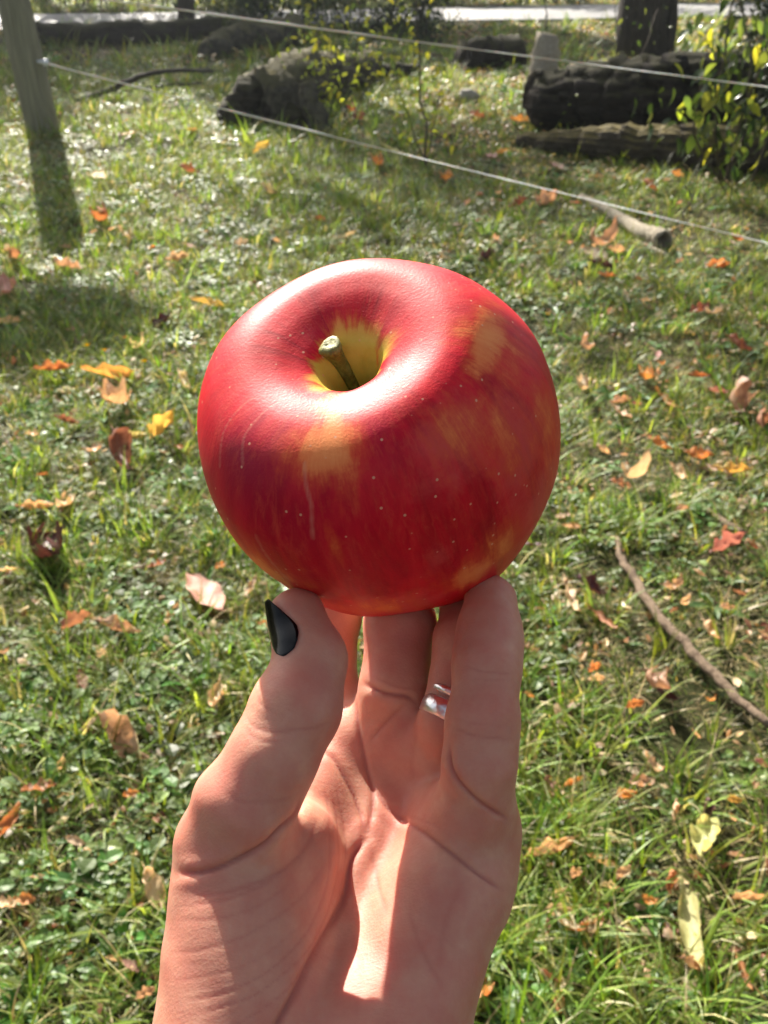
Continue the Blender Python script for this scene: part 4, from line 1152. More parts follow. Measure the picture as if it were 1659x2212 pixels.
def dist_polyline(px, py, L):
    d = np.full(len(px), 1e9)
    L = catmull(np.array(L, float), max(8, 6 * len(L)))
    for (x0, y0), (x1, y1) in zip(L[:-1], L[1:]):
        dx, dy = x1 - x0, y1 - y0
        t = np.clip(((px - x0) * dx + (py - y0) * dy) / (dx * dx + dy * dy + 1e-9), 0, 1)
        d = np.minimum(d, np.hypot(px - x0 - dx * t, py - y0 - dy * t))
    # fade towards the ends
    e = np.minimum(np.hypot(px - L[0][0], py - L[0][1]), np.hypot(px - L[-1][0], py - L[-1][1]))
    return d, e

def vnormals(V, Q):
    n = np.cross(V[Q[:, 2]] - V[Q[:, 0]], V[Q[:, 3]] - V[Q[:, 1]])
    N = np.zeros_like(V)
    for k in range(4): 
        for c in range(3): N[:, c] += np.bincount(Q[:, k], n[:, c], len(V))
    return N / (np.linalg.norm(N, axis=1, keepdims=True) + 1e-12)

def relax(V, Q, it=1, k=0.5):
    for _ in range(it):
        S = np.zeros_like(V); C = np.zeros(len(V))
        for a in range(4):
            b = (a + 1) % 4
            for c in range(3): S[:, c] += np.bincount(Q[:, a], V[Q[:, b], c], len(V)) + np.bincount(Q[:, b], V[Q[:, a], c], len(V))
            C += np.bincount(Q[:, a], minlength=len(V)) + np.bincount(Q[:, b], minlength=len(V))
        V = V + k * (S / C[:, None] - V)
    return V

def build_hand(h=0.58):
    f = grid_eval(hand_sdf, HAND_LO, HAND_HI, h)
    f[:, 0, :] = np.maximum(f[:, 0, :], 0.5)
    V, Q = surface_nets(f, HAND_LO, h)
    V = relax(V, Q, 3, 0.5)
    N = vnormals(V, Q)
    px = 829.5 + FPX * V[:, 0] / V[:, 2]; py = 1106 - FPX * V[:, 1] / V[:, 2]
    view = V / np.linalg.norm(V, axis=1, keepdims=True)
    face = np.clip(-(N * view).sum(1) * 1.6, 0, 1)
    disp = np.zeros(len(V)); red = np.zeros(len(V))
    for L, wd, dp, z0, z1 in CREASES:
        m = (face > 0.02) & (V[:, 2] > z0) & (V[:, 2] < z1)
        idx = np.where(m)[0]
        d, e = dist_polyline(px[idx], py[idx], L)
        fade = np.clip(e / 35, 0.0, 1)
        g = np.exp(-(d / (wd * 0.62)) ** 2)
        sh = np.exp(-((d - 2.2 * wd) / (1.2 * wd)) ** 2)
        disp[idx] += face[idx] * fade * dp * (0.52 if dp > 0.55 else 0.16) * (-1.15 * g + 0.28 * sh)
        red[idx] = np.maximum(red[idx], g * fade * min(1, dp))
    # gentle unevenness of flesh
    a = V
    disp += 0.22 * np.sin(a[:, 0] * 0.35 + 1.3 * np.sin(a[:, 1] * 0.21)) * np.sin(a[:, 1] * 0.27 + 0.8 * np.sin(a[:, 2] * 0.3))
    V = V + N * disp[:, None]
    return V, Q, red

def skin_material():
    M = NT('skin')
    o = M.coord('Object')
    red = M.attr('redness', 'Fac')
    n1 = M.noise(o, 70, 5, 0.65); n2 = M.noise(o, 320, 4, 0.65)
    col = M.ramp(n1, [(0.32, (0.52, 0.185, 0.125)), (0.52, (0.57, 0.26, 0.175)), (0.70, (0.63, 0.34, 0.225))])
    col = M.mix(M.math('MULTIPLY', n2, 0.35), col, (0.44, 0.16, 0.11))
    col = M.mix(M.math('MULTIPLY', red, 0.75), col, (0.38, 0.09, 0.065))
    blotch = M.ramp(M.noise(o, 120, 3, 0.5), [(0.45, 0.0), (0.7, 1.0)])
    col = M.mix(M.math('MULTIPLY', blotch, 0.38), col, (0.52, 0.15, 0.11))
    vor = M.n('TexVoronoi'); M.l(M.mapping(o, (1, 1, 1)), vor.inputs['Vector']); vor.inputs['Scale'].default_value = 1500
    w1 = M.noise(M.mapping(o, (700, 2200, 900)), 1.0, 4, 0.7, dist=0.6)
    w2 = M.noise(M.mapping(o, (130, 420, 160)), 1.0, 3, 0.55, dist=0.8)
    h = M.math('ADD', M.math('MULTIPLY', vor.outputs['Distance'], 0.35), M.math('ADD', M.math('MULTIPLY', w1, 0.6), M.math('MULTIPLY', w2, 0.8)))
    M.principled(Base_Color=col, Roughness=0.54, Specular_IOR_Level=0.45, Normal=M.bump(h, 0.22, 0.0005), Subsurface_Weight=0.65,
                 Subsurface_Scale=0.0065, Subsurface_Radius=(1.0, 0.32, 0.18))
    return M.m

def make_person():
    V, Q, red = build_hand()
    person = link_mesh('person', held_to_world(V), Q, skin_material())
    attr_float(person.data, 'redness', red)
    tag(person, "raised left hand with black thumbnail and silver rings, carrying the apple on its fingertips", 'person')
    # thumb nail, lying on the skin
    A0 = np.array(PP(668, 1426, 225, 0)[:3]); A1 = np.array(PP(651, 1326, 229, 0)[:3])
    up = (A1 - A0) / np.linalg.norm(A1 - A0)
    left = np.array([-1.0, 0, 0]) - up * (-up[0]); left /= np.linalg.norm(left)
    front = np.cross(left, up); 
    if front[2] > 0: front = -front
    nt, na = 26, 14
    G = np.zeros((nt, na, 3))
    Lb = np.linalg.norm(A1 - A0)
    ts = [0, 0.03, 0.08, 0.2, 0.33, 0.45, 0.6, 0.75, 0.9, 1.0]
    edge = [617, 626, 636, 643, 645, 641, 626, 608, 590, 580]
    ledge = [612, 605, 599, 594, 591, 588, 585, 582, 580, 578]
    def nail_pt(t, ph):
        dirv = left * math.cos(ph) + front * math.sin(ph)
        base = A0 + up * 1.37 * t * Lb; bb = A0 + up * 1.37 * min(t, 0.66) * Lb
        lo, hi = 0.0, 16.0
        for _ in range(14):
            md = (lo + hi) / 2; q = bb + dirv * md
            if chain([np.array([q[k]], dtype=np.float32) for k in range(3)], THUMB, 3.5)[0] < 0: lo = md
            else: hi = md
        return base + dirv * (lo + 0.25 + 0.3 * max(0, t - 0.6))
    def nail_angle(t, want):
        a, b = math.radians(-12), math.radians(88)
        for _ in range(9):
            md = (a + b) / 2; q = nail_pt(t, md)
            if 829.5 + FPX * q[0] / q[2] < want: a = md
            else: b = md
        return a
    for i in range(nt):
        t = i / (nt - 1)
        p1, p0 = nail_angle(t, np.interp(t, ts, edge)), nail_angle(t, np.interp(t, ts, ledge))
        p0 -= math.radians(12) * min(1, max(0, (t - 0.05) / 0.4))
        for j in range(na): G[i, j] = nail_pt(t, p0 + (p1 - p0) * j / (na - 1))
    V2 = G.reshape(-1, 3)
    idx = np.arange(nt * na).reshape(nt, na)
    Fq = np.stack([idx[:-1, :-1], idx[:-1, 1:], idx[1:, 1:], idx[1:, :-1]], -1).reshape(-1, 4)
    M = NT('nail_polish')
    o = M.coord('Object')
    M.principled(Base_Color=(0.0015, 0.0015, 0.0018), Roughness=0.05, Specular_IOR_Level=0.2,
                 Normal=M.bump(M.noise(o, 350, 2, 0.5), 0.05, 0.0006))
    nail = link_mesh('thumbnail', held_to_world(V2), Fq, M.m, person)
    s = nail.modifiers.new('thickness', 'SOLIDIFY'); s.thickness = 0.0002; s.offset = 0.0
    # two rings on the ring finger
    M = NT('silver')
    o = M.coord('Object')
    vo = M.n('TexVoronoi'); M.l(o, vo.inputs['Vector']); vo.inputs['Scale'].default_value = 900
    M.principled(Base_Color=(0.86, 0.85, 0.86), Metallic=1.0, Roughness=0.3, Normal=M.bump(vo.outputs['Distance'], 0.2, 0.0004))
    a = np.array(RING[1][:3]); b = np.array(RING[2][:3]); ax = (b - a) / np.linalg.norm(b - a)
    ax = ax + np.array([0.30, 0.0, -0.10]); ax /= np.linalg.norm(ax)
    u = np.cross(ax, [0, 0, 1.0]); u /= np.linalg.norm(u); v = np.cross(ax, u)
    for t, wd, R0, lab in ((1.2, 4.6, 8.35, 'wide hammered silver band'), (5.4, 1.9, 8.35, 'thin plain silver band')):
        c = a + ax * t
        V3, F3 = [], []
        n = 72; prof = [(-wd / 2, 0), (-wd / 2 + 0.25, 0.55), (0, 0.72), (wd / 2 - 0.25, 0.55), (wd / 2, 0), (wd / 2, -0.7), (-wd / 2, -0.7)]
        for i in range(n):
            an = 2 * math.pi * i / n
            dirv = math.cos(an) * u + math.sin(an) * v
            for (z, r) in prof:
                ham = 0.05 * math.sin(an * 17 + z * 1.5) * math.sin(z * 2.0 + an * 9) if (wd > 3 and r > 0) else 0
                V3.append(c + ax * z + dirv * (R0 + r + ham))
        k = len(prof)
        for i in range(n):
            for j in range(k):
                F3.append((i * k + j, i * k + (j + 1) % k, ((i + 1) % n) * k + (j + 1) % k, ((i + 1) % n) * k + j))
        rg = link_mesh('finger_ring', held_to_world(np.array(V3)), F3, M.m, person)
        rg['label'] = lab
    return person
# ------------------------------------------------------------------ the apple in the hand
make_person()
build_apple()
# ------------------------------------------------------------------ fallen leaves
def fallen_leaf_mesh(seed, W, roll, fold, twist, wav):
    """pointed oval leaf of length 1 along x, curled: roll = bend along its length, fold = cup across"""
    rs = np.random.RandomState(seed)
    nl, nw = 14, 6; V, UV, F = [], [], []
    ph = rs.uniform(0, 6.28)
    P = np.zeros(3); th = -roll / 2; pts = []
    for i in range(nl + 1):
        t = i / nl
        pts.append((P.copy(), th)); P = P + np.array([math.cos(th), 0, math.sin(th)]) / nl
        th += roll / nl * (1 + 0.5 * math.sin(ph + 3 * t))
    for i in range(nl + 1):
        t = i / nl
        c, a = pts[i]
        hw = W * 0.5 * (math.sin(math.pi * t ** 0.85) ** 0.8) * (1 + 0.10 * rs.uniform(-1, 1)) + 0.006
        tw = twist * (t - 0.5)
        nrm = np.array([-math.sin(a), 0, math.cos(a)])
        for j in range(nw + 1):
            s = (j / nw - 0.5) * 2
            lat = s * hw; f = fold * abs(s)
            y = lat * math.cos(f * 1.1); z = abs(lat) * math.sin(f * 1.1) + wav * 0.05 * math.sin(t * 17 + ph + s * 3) * abs(s)
            y, z = y * math.cos(tw) - z * math.sin(tw), y * math.sin(tw) + z * math.cos(tw)
            v = c + np.array([0, y, 0]) + nrm * z
            V.append(v); UV.append((t, s * 0.5 + 0.5, seed * 0.37))
    for i in range(nl):
        for j in range(nw):
            k = i * (nw + 1) + j; F.append((k, k + 1, k + nw + 2, k + nw + 1))
    # stalk
    k = len(V); a0 = pts[0][0]
    for (x, y, z) in ((0, 0.008, 0), (0, -0.008, 0), (-0.16, 0.0, 0.03), (0, 0, 0.012)):
        V.append(a0 + np.array([x, y, z])); UV.append((0, 0.5, 0))
    F += [(k, k + 2, k + 3), (k + 1, k + 3, k + 2), (k, k + 1, k + 2)]
    V = np.array(V); V[:, 0] -= V[:, 0].mean(); V[:, 2] -= V[:, 2].min()
    me = bpy.data.meshes.new('fallen_leaf'); me.from_pydata([tuple(v) for v in V], [], F); me.update()
    me.polygons.foreach_set('use_smooth', [True] * len(me.polygons))
    a = me.attributes.new('luv', 'FLOAT_VECTOR', 'POINT'); a.data.foreach_set('vector', np.array(UV, dtype=np.float32).ravel())
    return me

def dead_leaf_material(name, base, blot, trans=0.35):
    M = NT(name)
    uv = M.attr('luv', 'Vector'); o = M.coord('Object'); oi = M.n('ObjectInfo')
    n = M.noise(M.mapping(uv, (3, 3, 8)), 2.0, 6, 0.7); n2 = M.noise(M.mapping(uv, (12, 12, 12)), 2.0, 5, 0.7)
    col = M.mix(M.ramp(n, [(0.42, 0.0), (0.66, 1.0)]), base, blot)
    col = M.mix(M.ramp(n2, [(0.58, 0.0), (0.72, 0.6)]), col, (0.06, 0.03, 0.02))
    s = M.n('SeparateXYZ'); M.l(uv, s.inputs[0])
    c = M.math('ABSOLUTE', M.math('SUBTRACT', s.outputs[1], 0.5))
    rib = M.ramp(c, [(0.0, 1.0), (0.035, 0.0)])
    w = M.math('SINE', M.math('ADD', M.math('MULTIPLY', s.outputs[0], 58.0), M.math('MULTIPLY', c, -52.0)))
    vein = M.ramp(w, [(0.86, 0.0), (0.97, 1.0)])
    vv = M.math('MAXIMUM', rib, M.math('MULTIPLY', vein, 0.6))
    col = M.mix(M.math('MULTIPLY', vv, 0.55), col, tuple(min(0.85, x * 1.35 + 0.04) for x in base))
    hs = M.n('HueSaturation'); M.l(col, hs.inputs['Color'])
    M.l(M.math('ADD', M.math('MULTIPLY', oi.outputs['Random'], 0.5), 0.75), hs.inputs['Value'])
    M.l(M.math('ADD', M.math('MULTIPLY', oi.outputs['Random'], 0.03), 0.485), hs.inputs['Hue'])
    col = hs.outputs[0]
    b = M.bump(M.math('ADD', M.math('MULTIPLY', vv, -0.8), n2), 0.5, 0.002)
    p = M.n('BsdfPrincipled'); M.l(col, p.inputs['Base Color']); p.inputs['Roughness'].default_value = 0.5; M.l(b, p.inputs['Normal'])
    t = M.n('BsdfTranslucent'); M.l(M.mix(1.0, col, (1.4, 1.1, 0.8), 'MULTIPLY'), t.inputs['Color'])
    mx = M.n('MixShader'); mx.inputs[0].default_value = trans
    M.l(p.outputs[0], mx.inputs[1]); M.l(t.outputs[0], mx.inputs[2]); M.l(mx.outputs[0], M.out.inputs[0])
    return M.m

LEAFMAT = {
    'O': dead_leaf_material('leaf_orange', (0.60, 0.31, 0.10), (0.52, 0.20, 0.06), 0.35),
    'B': dead_leaf_material('leaf_russet', (0.34, 0.17, 0.10), (0.24, 0.10, 0.06)),
    'T': dead_leaf_material('leaf_tan', (0.62, 0.43, 0.27), (0.52, 0.31, 0.17), 0.3),
    'P': dead_leaf_material('leaf_pale', (0.60, 0.52, 0.34), (0.55, 0.40, 0.22), 0.4),
    'Y': dead_leaf_material('leaf_yellow', (0.56, 0.42, 0.11), (0.52, 0.30, 0.08), 0.4),
    'L': dead_leaf_material('leaf_straw_green', (0.52, 0.52, 0.22), (0.50, 0.44, 0.18), 0.4),
    'R': dead_leaf_material('leaf_red', (0.36, 0.12, 0.075), (0.42, 0.21, 0.09), 0.25),
    'K': dead_leaf_material('leaf_pink', (0.56, 0.27, 0.22), (0.46, 0.18, 0.14), 0.3),
    'M': dead_leaf_material('leaf_maroon', (0.070, 0.022, 0.026), (0.12, 0.03, 0.03), 0.15),
}
#            W     roll  fold twist wav
SHAPES = {'f': (0.42, 0.3, 0.25, 0.3, 0.6), 'c': (0.40, 2.4, 0.6, 0.7, 1.2), 'r': (0.46, 0.8, 1.25, 0.9, 1.3), 't': (0.36, 0.8, 0.7, 2.2, 0.9),
          'o': (0.34, 4.0, 0.5, 0.3, 0.5), 'w': (0.55, 0.9, 0.6, 0.9, 2.0), 'n': (0.22, 0.8, 0.7, 1.2, 1.0), 'd': (0.66, 1.6, 1.0, 1.3, 2.2)}
LEAFMESH = {(k, v): fallen_leaf_mesh(i * 7 + v, *s) for i, (k, s) in enumerate(SHAPES.items()) for v in range(3)}
for k_, (k, s) in enumerate(SHAPES.items()):
    for v in range(3): LEAFMESH[(k, v)].materials.append(LEAFMAT['T'])

def put_leaf(p, q, colour, shape, label, group, rs, lift=0.020, scale=1.0, var=None):
    """leaf between two ground points"""
    d = q - p; L = d.length * scale; c = (p + q) / 2
    o = bpy.data.objects.new('fallen_leaf', LEAFMESH[(shape, rs.randint(3) if var is None else var)])
    COL.objects.link(o)
    o.location = (c.x, c.y, ground_z(c.x, c.y) + lift + rs.uniform(-0.004, 0.006))
    if shape == 'o': L *= 1.6
    o.scale = (L, L * rs.uniform(0.9, 1.2), L)
    o.rotation_euler = (rs.uniform(-0.45, 0.45), rs.uniform(-0.25, 0.25), math.atan2(d.y, d.x) + (math.pi if rs.rand() < 0.5 else 0))
    o.material_slots[0].link = 'OBJECT'; o.material_slots[0].material = LEAFMAT[colour]
    tag(o, label, 'leaf', group)
    return o

LEAVES = [  # place in the picture, length, angle, colour, shape, label
    (150, 598, 62, -12, 'T', 'w', 'grey tan leaf lying in the middle of the shade patch at left'),
    (18, 710, 62, 5, 'O', 'f', 'ochre leaf at the left edge inside the shade patch'),
    (352, 716, 50, -35, 'M', 'r', 'purple leaf at the right end of the shade patch'),
    (120, 822, 84, -5, 'O', 'r', 'orange leaf in the grass at left below the yellow flowers'),
    (237, 832, 112, -8, 'O', 't', 'long bright orange leaf with a pink end below the yellow flowers'),
    (450, 676, 72, 3, 'Y', 't', 'golden curled leaf just left of the top of the apple'),
    (385, 578, 56, -15, 'P', 'r', 'cream leaf in the lit grass above and left of the apple'),
    (275, 528, 44, 10, 'P', 'w', 'cream and yellow leaf above the shade patch'),
    (213, 391, 40, 15, 'O', 'f', 'orange leaf in the grass right of the post shadow'),
    (278, 300, 38, 0, 'O', 'f', 'small orange leaf right of the fence post foot'),
    (412, 386, 42, 5, 'R', 'd', 'red orange leaf in the grass left of centre'),
    (228, 497, 40, 50, 'O', 'd', 'orange leaf pair above the shade patch'),
    (205, 478, 34, 0, 'R', 'r', 'dark orange leaf left of the orange leaf above the shade patch'),
    (415, 293, 20, 60, 'O', 'f', 'small orange leaf below the lower fence tape at left'),
    (562, 334, 44, -20, 'Y', 't', 'yellow orange leaf under the rotten log'),
    (625, 285, 22, 0, 'O', 'd', 'orange leaf just below the tape beside the rotten log'),
    (846, 335, 48, 10, 'L', 'f', 'lime yellow leaf below the thin centre sapling'),
    (820, 370, 22, 60, 'O', 'd', 'small orange leaf above the apple, centre'),
    (968, 403, 32, 20, 'O', 'd', 'orange leaf above the apple, right of centre'),
    (1122, 272, 44, -8, 'O', 'w', 'bright orange leaf at the foot of the big log, left end'),
    (585, 426, 46, 25, 'P', 'r', 'pale leaf above the apple, left of centre'),
    (694, 493, 30, -10, 'O', 'd', 'orange leaf over the top of the apple'),
    (1178, 450, 62, -20, 'T', 'd', 'large curled tan leaf left of the hollow branch'),
    (1120, 460, 45, 10, 'R', 'd', 'rust leaf heap beside the large curled tan leaf'),
    (1282, 565, 60, 12, 'P', 'f', 'smooth cream leaf below the hollow branch'),
    (1298, 588, 62, 5, 'M', 'r', 'dark plum leaf under the smooth cream leaf'),
    (1300, 545, 78, 0, 'T', 'o', 'tan leaf curled into a ring below the hollow branch'),
    (1310, 613, 40, 5, 'O', 'r', 'orange leaf below the dark plum leaf'),
    (1545, 592, 52, -8, 'O', 'r', 'orange leaf with curled end, upper right of the lawn'),
    (1046, 574, 42, -45, 'M', 'r', 'dark red leaf touching the apple shoulder at the upper right'),
    (1508, 690, 42, -15, 'R', 'w', 'red leaf beside a cream one at right'),
    (1538, 700, 40, 35, 'P', 'w', 'cream leaf beside the red one at right'),
    (1592, 768, 66, 22, 'R', 'r', 'red brown leaf with yellow edge near the right side'),
    (1506, 835, 50, 8, 'O', 'r', 'orange leaf with brown tip right of the apple, upper lawn'),
    (1397, 843, 46, 45, 'O', 'd', 'crumpled orange leaf right of the apple, beside brown bare soil'),
    (1262, 768, 42, 40, 'T', 'c', 'pinkish tan curled leaf right of the apple shoulder'),
    (1262, 862, 50, 80, 'P', 'r', 'upright cream leaf right of the apple'),
    (1440, 886, 58, 35, 'O', 'n', 'narrow orange brown leaf below the crumpled orange one'),
    (1373, 890, 26, 0, 'K', 'w', 'small round pink leaf right of the apple'),
    (1338, 892, 46, -15, 'T', 'r', 'salmon leaf left of the small round pink leaf'),
    (1340, 915, 52, 40, 'T', 'n', 'tan leaf slanting below the salmon leaf'),
    (1548, 863, 48, 0, 'K', 'w', 'dull pink leaf near the right edge'),
    (1585, 890, 60, 75, 'T', 'd', 'tall crinkled tan leaf at the right edge'),
    (1633, 942, 80, 100, 'B', 'r', 'upright reddish leaf with pale rim at the right edge'),
    (1422, 982, 56, 25, 'O', 'r', 'slim orange leaf with pale stripe right of the apple'),
    (1300, 996, 36, 0, 'T', 'd', 'round light tan leaf nearest the widest part of the apple'),
    (1505, 1010, 64, 20, 'O', 'd', 'crumpled orange and pink leaf at right'),
    (1578, 1042, 86, 10, 'Y', 'r', 'bright amber leaf curled like a boat at right'),
    (1462, 1040, 44, 30, 'T', 'w', 'tan leaf left of the bright amber boat leaf'),
    (1365, 1058, 66, 30, 'P', 'o', 'pale brown curled leaf pair right of the apple'),
    (1335, 1072, 46, 5, 'B', 'w', 'brown leaf below the pale curled pair'),
    (1566, 1213, 78, -5, 'K', 'd', 'big crinkled pink tan leaf at right above the long stick'),
    (1620, 1205, 34, 20, 'R', 'd', 'red leaf at the right edge beside the crinkled pink tan leaf'),
    (1214, 1136, 34, -20, 'T', 'f', 'small tan leaf just right of the apple, lower half'),
    (1142, 1203, 62, -8, 'M', 'f', 'maroon leaf with orange edge by the little finger'),
    (108, 1222, 92, 60, 'M', 'd', 'large folded dark maroon leaf at left'),
    (446, 1308, 96, 42, 'K', 'f', 'large smooth pink leaf left of the thumbnail'),
    (480, 1250, 26, -30, 'O', 'w', 'small orange leaf above the large smooth pink leaf'),
    (84, 1118, 86, 0, 'T', 'r', 'rolled tan leaf with orange edge at left'),
    (283, 964, 80, -8, 'L', 'r', 'pale yellow green rolled leaf left of the apple'),
    (352, 956, 62, -30, 'Y', 'd', 'yellow leaf with brown tip left of the apple'),
    (178, 1382, 68, -35, 'B', 'd', 'red brown crumpled leaf, left one of a pair'),
    (258, 1384, 98, 12, 'T', 'r', 'tan crumpled leaf, right one of a pair'),
    (372, 1352, 52, -50, 'T', 'n', 'narrow tan leaf left of the large smooth pink leaf'),
    (486, 1170, 32, 10, 'K', 'w', 'small pink leaf near the lower left of the apple'),
    (344, 1252, 42, -5, 'B', 'w', 'small brown leaf above the large smooth pink leaf, to its left'),
    (470, 1534, 76, 100, 'T', 't', 'twisted tan leaf standing left of the thumb'),
    (280, 1626, 108, 38, 'T', 'd', 'crinkled rosy tan leaf slanting in the grass left of the hand'),
    (92, 1738, 72, -5, 'B', 'w', 'red brown leaf lying flat at lower left'),
    (22, 1812, 92, -60, 'O', 't', 'curled orange tan leaf at the left edge, lower part'),
    (340, 1957, 84, 60, 'T', 'w', 'broad crinkled tan leaf touching the edge of the hand'),
    (322, 2186, 50, -30, 'T', 'd', 'cupped tan leaf beside the wrist at the bottom'),
    (198, 1768, 24, -40, 'T', 'f', 'tiny tan leaf right of the flat red brown leaf'),
    (38, 1640, 52, -20, 'T', 'n', 'thin tan leaf at the left edge above the red brown leaf'),
    (1452, 1292, 70, -5, 'T', 'c', 'curled leaf, cream left half and orange right half, beside the long stick'),
    (1275, 1300, 70, 20, 'M', 'd', 'folded dark purple leaf with brown flap right of the little finger'),
    (1226, 1322, 80, 65, 'T', 'n', 'curled tan strip of leaf left of the folded dark purple leaf'),
    (1300, 1362, 78, 35, 'R', 'n', 'slim coral red leaf below the folded dark purple leaf'),
    (1142, 1432, 46, 25, 'T', 'd', 'tan leaf right beside the little finger'),
    (1528, 1388, 56, 40, 'T', 'd', 'tan crinkled leaf right of the long stick'),
    (1612, 1450, 66, 25, 'P', 'n', 'pale straw coloured narrow leaf on bare soil at right'),
    (1408, 1512, 86, 55, 'T', 'd', 'tan crumpled leaf below the long stick'),
    (1436, 1537, 52, 20, 'M', 'd', 'dark maroon leaf under the tan crumpled leaf'),
    (1366, 1550, 42, -10, 'O', 'd', 'small orange tan leaf left of the dark maroon one'),
    (1402, 1680, 70, 30, 'T', 'c', 'curled tan leaf, upper one of three in the lower right grass'),
    (1380, 1718, 60, -12, 'T', 'w', 'flat tan leaf, middle one of three in the lower right grass'),
    (1348, 1742, 48, -5, 'O', 'd', 'ragged orange leaf, lowest of three in the lower right grass'),
    (1190, 1868, 108, -18, 'T', 'r', 'arched orange tan leaf right of the palm'),
    (1520, 1850, 92, 105, 'L', 'w', 'yellow green folded leaf standing upright at lower right'),
    (1520, 1785, 48, 80, 'M', 'd', 'black brown shrivelled leaf on top of the upright yellow one'),
    (1486, 2032, 218, 78, 'L', 'n', 'very long pale yellow blade like leaf at lower right'),
    (1612, 1972, 74, -2, 'T', 'r', 'rolled tan leaf at the right edge, lower part'),
    (1596, 2140, 84, 65, 'O', 'n', 'thin orange brown leaf in the lower right corner'),
    (1030, 2184, 100, -60, 'O', 'w', 'large orange tan leaf beside the wrist at the bottom right'),
    (1640, 1680, 36, 10, 'K', 'd', 'small pink tan leaf at the right edge, middle of the lower half'),
    (1578, 1757, 40, 0, 'Y', 'd', 'mustard yellow leaf in deep grass at lower right'),
    (1430, 1722, 22, 20, 'T', 'f', 'tiny tan fleck of leaf right of the group of three'),
    (1575, 1795, 26, 60, 'O', 'f', 'tiny orange leaf bit under the mustard yellow leaf'),
    (1085, 340, 26, 0, 'O', 'd', 'small orange leaf before the lower log'),
    (1330, 560, 40, 0, 'T', 'd', 'tan leaf touching the ring shaped leaf'),
    (1460, 395, 30, 0, 'O', 'd', 'orange leaf between the lower log and the tape'),
    (1400, 420, 36, 10, 'O', 'd', 'orange brown leaf right of the hollow branch, far side'),
    (1588, 530, 34, 10, 'O', 'd', 'rust coloured leaf at the right under the tape'),
    (1060, 350, 32, 30, 'R', 'f', 'red leaf before the logs'),
    (1030, 265, 36, 0, 'R', 'd', 'dark red leaf left of the big log'),
    (1200, 372, 34, 30, 'B', 'f', 'brown leaf before the lower log, left part'),
    (925, 340, 28, 60, 'Y', 'f', 'yellow leaf at the foot of the thin centre sapling'),
    (860, 262, 20, 60, 'K', 'f', 'pale pink leaf under the tape right of the stump'),
    (775, 268, 34, 15, 'K', 'd', 'pink tan leaf right of the thin dark stump'),
    (762, 250, 26, 20, 'R', 'd', 'red leaf at the foot of the thin dark stump'),
    (30, 575, 30, 30, 'B', 'd', 'dark brown leaf in the shade patch at the left edge'),
    (15, 640, 34, 80, 'K', 'w', 'dim pink leaf in the shade patch, near the left edge'),
    (410, 545, 30, 10, 'O', 'f', 'orange leaf left above the apple'),
    (520, 545, 30, -10, 'P', 'w', 'pale leaf closer to the top of the apple, left side'),
    (300, 770, 46, 0, 'P', 'o', 'grey curled leaf next to the yellow flowers'),
    (400, 845, 40, 50, 'P', 'r', 'pale leaf between the orange leaf and the apple'),
    (255, 905, 60, -60, 'T', 'd', 'tan leaf left of the apple, above the yellow green one'),
    (270, 1015, 60, 60, 'B', 'd', 'rust and tan leaf under the yellow green rolled leaf'),
    (150, 930, 56, 8, 'B', 'r', 'red brown leaf left of the weed rosette'),
    (145, 1110, 70, -75, 'T', 'n', 'long pale tan leaf sliver beside the rolled tan leaf'),
    (210, 1000, 40, 20, 'T', 'w', 'tan leaf beside the weed rosette'),
    (545, 1300, 44, -55, 'T', 'n', 'tan sliver of leaf just left of the thumbnail'),
    (575, 1375, 32, 10, 'O', 'w', 'orange leaf peeping beside the black thumbnail'),
]

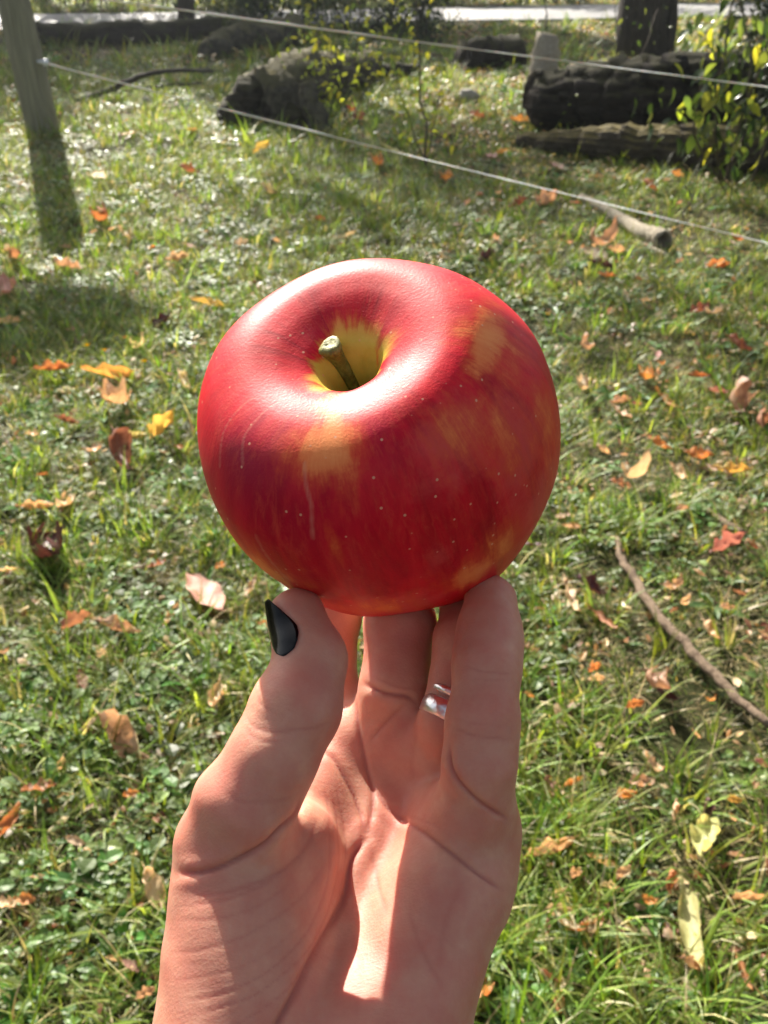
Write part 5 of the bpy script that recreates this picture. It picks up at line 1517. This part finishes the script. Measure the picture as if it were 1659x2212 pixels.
def build_leaves():
    rs = np.random.RandomState(21)
    for (x, y, L, ang, c, sh, lab) in LEAVES:
        a = math.radians(ang); dx, dy = math.cos(a) * L / 2, math.sin(a) * L / 2
        p, q = at(x - dx, y - dy), at(x + dx, y + dy)
        big = 'leaves fallen on the lawn'
        Lm = (p - q).length
        k = 1.0
        if Lm > 0.17: k = 0.17 / Lm
        if L > 200: k = min(1.0, 0.21 / Lm)
        put_leaf(p, q, c, sh, lab, big, rs, 0.028, k * 1.06)
    # leaves too small and alike to tell apart
    taken = [at(x, y) for (x, y, *_r) in LEAVES]
    n = 0
    words = {'O': 'orange', 'T': 'tan', 'B': 'brown', 'P': 'pale', 'R': 'red'}
    def where(px, py):
        if py < 560: return ('on the far lawn left of the hollow branch', 'on the far lawn near the hollow branch and logs', 'on the far lawn below the rotten log')[1 if px > 1100 else (2 if px > 450 else 0)]
        if px < 420: return ('in and below the shade patch', 'between the maroon leaf and the crumpled pair at left', 'in the grass left of the thumb', 'in the lower left grass beside the wrist')[min(3, int((py - 560) / 420))]
        if px > 1230: return ('right of the apple top', 'right of the apple middle', 'around the long brown stick', 'in the grass below the long stick', 'in the lower right grass')[min(4, int((py - 560) / 340))]
        return 'close beside the hand'
    while n < 178:
        px = rs.uniform(0, 1659); py = 230 + 1980 * rs.rand() ** 1.25
        if 400 < px < 1230 and 560 < py < 1300: continue
        if 340 < px < 1130 and py > 1300: continue
        if rs.rand() > (0.35 + 0.65 * (px > 900)): continue
        p = at(px, py)
        if min((p - t).length for t in taken) < 0.05: continue
        a = rs.uniform(0, 6.28); L = rs.uniform(0.022, 0.05) * (1.25 if py < 700 else 1)
        d = Vector((math.cos(a), math.sin(a), 0)) * L / 2
        c = 'OTBPR'[rs.choice(5, p=[0.2, 0.46, 0.12, 0.17, 0.05])]; sh = 'frdcwt'[rs.randint(6)]
        form = {'f': 'flat', 'r': 'folded', 'd': 'crumpled', 'c': 'curled', 'w': 'wavy', 't': 'twisted'}[sh]
        lab = 'small %s %s leaf scrap %s' % (form, words[c], where(px, py))
        put_leaf(p - d, p + d, c, sh, lab, 'small leaf scraps scattered over the lawn', rs, 0.032)
        n += 1
build_leaves()
